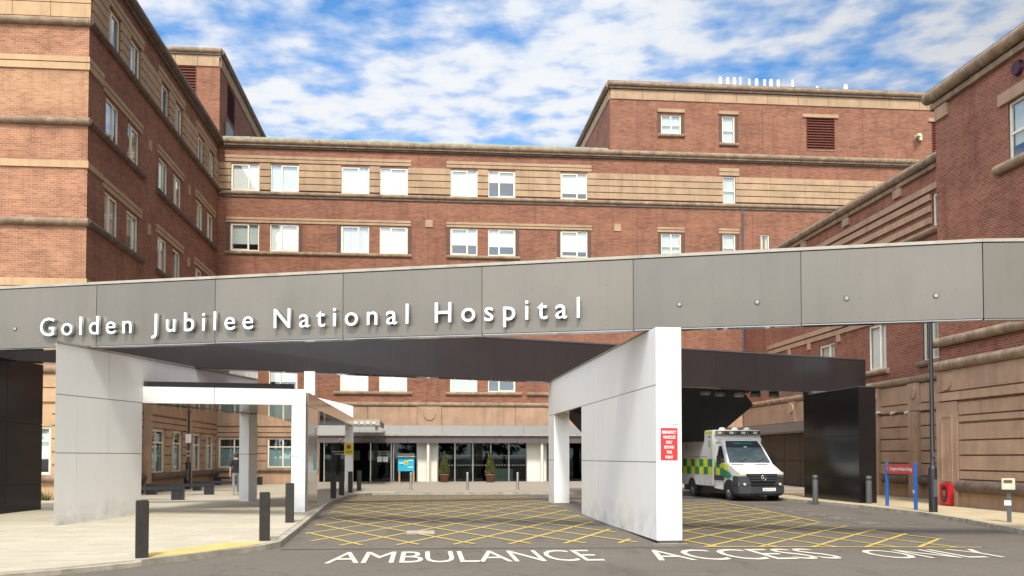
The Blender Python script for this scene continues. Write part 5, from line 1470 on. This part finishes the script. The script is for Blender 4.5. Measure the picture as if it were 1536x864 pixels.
o = mb.build('trees'); o['kind'] = 'stuff'

# ------------------------------------------------------------------ light, sky, camera
SUN_E, SUN_A = 52.0, 7.0
w = bpy.data.worlds.new('World'); SC.world = w; w.use_nodes = True
nt = w.node_tree; nt.nodes.clear()
out = nt.nodes.new('ShaderNodeOutputWorld'); bg = nt.nodes.new('ShaderNodeBackground')
sky = nt.nodes.new('ShaderNodeTexSky'); sky.sky_type = 'NISHITA'; sky.sun_disc = False
sky.sun_elevation = R(SUN_E); sky.sun_rotation = R(180 + SUN_A); sky.air_density = 1.0; sky.dust_density = .4; sky.ozone_density = 2.5
tc = nt.nodes.new('ShaderNodeTexCoord'); sx = nt.nodes.new('ShaderNodeSeparateXYZ'); nt.links.new(tc.outputs['Generated'], sx.inputs[0])
mz = N(nt, 'ShaderNodeMath', operation='MAXIMUM'); nt.links.new(sx.outputs[2], mz.inputs[0]); mz.inputs[1].default_value = .045
dv = []
for k in (0, 1):
    d = N(nt, 'ShaderNodeMath', operation='DIVIDE'); nt.links.new(sx.outputs[k], d.inputs[0]); nt.links.new(mz.outputs[0], d.inputs[1]); dv.append(d)
cb = nt.nodes.new('ShaderNodeCombineXYZ'); nt.links.new(dv[0].outputs[0], cb.inputs[0]); nt.links.new(dv[1].outputs[0], cb.inputs[1])
mp = nt.nodes.new('ShaderNodeMapping'); nt.links.new(cb.outputs[0], mp.inputs[0]); mp.inputs['Rotation'].default_value = (0, 0, R(12)); mp.inputs['Scale'].default_value = (1.0, .95, 1); mp.inputs['Location'].default_value = (3.7, 1.3, 0)
n1 = N(nt, 'ShaderNodeTexNoise', Scale=1.5, Detail=4, Roughness=.5); nt.links.new(mp.outputs[0], n1.inputs['Vector'])
n3 = N(nt, 'ShaderNodeTexNoise', Scale=8.2, Detail=6, Roughness=.5, Distortion=0); nt.links.new(mp.outputs[0], n3.inputs['Vector'])
sm = N(nt, 'ShaderNodeMix'); sm.inputs[0].default_value = .54; nt.links.new(n1.outputs['Fac'], sm.inputs[2]); nt.links.new(n3.outputs['Fac'], sm.inputs[3])
cov = ramp(nt, sm.outputs[0], .385, .55)
cloud = ramp(nt, sm.outputs[0], .44, .60, (.60 * 10, .71 * 10, .91 * 10), (.88 * 10, .91 * 10, .95 * 10))
skyc = mixc(nt, 1.0, sky.outputs[0], (1.05, 1.75, 2.15), 'MULTIPLY')
col = mixc(nt, cov, skyc, cloud)
# unseen glow added behind the viewer to brighten the walls; sky dimmed eastwards
def lobe(v, k, p):
    d = N(nt, 'ShaderNodeVectorMath', operation='DOT_PRODUCT'); nt.links.new(tc.outputs['Generated'], d.inputs[0]); d.inputs[1].default_value = Vector(v).normalized()
    m = N(nt, 'ShaderNodeMath', operation='MAXIMUM'); nt.links.new(d.outputs['Value'], m.inputs[0]); m.inputs[1].default_value = 0
    q = N(nt, 'ShaderNodeMath', operation='POWER'); nt.links.new(m.outputs[0], q.inputs[0]); q.inputs[1].default_value = p
    o = N(nt, 'ShaderNodeMath', operation='MULTIPLY'); nt.links.new(q.outputs[0], o.inputs[0]); o.inputs[1].default_value = k
    return o.outputs[0]
f2 = N(nt, 'ShaderNodeMath', operation='SUBTRACT'); f2.inputs[0].default_value = 1; nt.links.new(lobe((.95, -.25, .15), .85, 1.1), f2.inputs[1])
vm = N(nt, 'ShaderNodeVectorMath', operation='SCALE'); nt.links.new(col, vm.inputs[0]); nt.links.new(f2.outputs[0], vm.inputs['Scale'])
gl = N(nt, 'ShaderNodeVectorMath', operation='SCALE'); gl.inputs[0].default_value = (21, 20.4, 19.3); nt.links.new(lobe((-.42, -.80, .42), 1.0, 1.5), gl.inputs['Scale'])
va = N(nt, 'ShaderNodeVectorMath', operation='ADD'); nt.links.new(vm.outputs[0], va.inputs[0]); nt.links.new(gl.outputs[0], va.inputs[1]); col = va.outputs[0]
nt.links.new(col, bg.inputs[0]); bg.inputs[1].default_value = .088
nt.links.new(bg.outputs[0], out.inputs[0])

ld = bpy.data.lights.new('sun', 'SUN'); ld.energy = 3.4; ld.angle = R(9); ld.color = (1, .93, .81)
lo = bpy.data.objects.new('sun', ld); COL.objects.link(lo); lo.rotation_euler = (R(90 - SUN_E), 0, R(-SUN_A)); lo.location = (-6, -30, 40)

cd = bpy.data.cameras.new('camera'); co = bpy.data.objects.new('camera', cd); COL.objects.link(co)
cd.sensor_width = 36; cd.lens = 1400 / 1536 * 36; cd.shift_y = (640 - 432) / 1536; cd.clip_end = 3000; cd.clip_start = .1
co.location = (0, 0, 1.7); co.rotation_euler = (R(90 + 1.86), 0, R(-5.43)); SC.camera = co
SC.view_settings.view_transform = 'Standard'; SC.view_settings.look = 'None'; SC.view_settings.exposure = .22; SC.view_settings.gamma = 1
SC.cycles.max_bounces = 6; SC.cycles.transparent_max_bounces = 12; SC.cycles.caustics_reflective = False; SC.cycles.caustics_refractive = False
SC.cycles.use_denoising = True
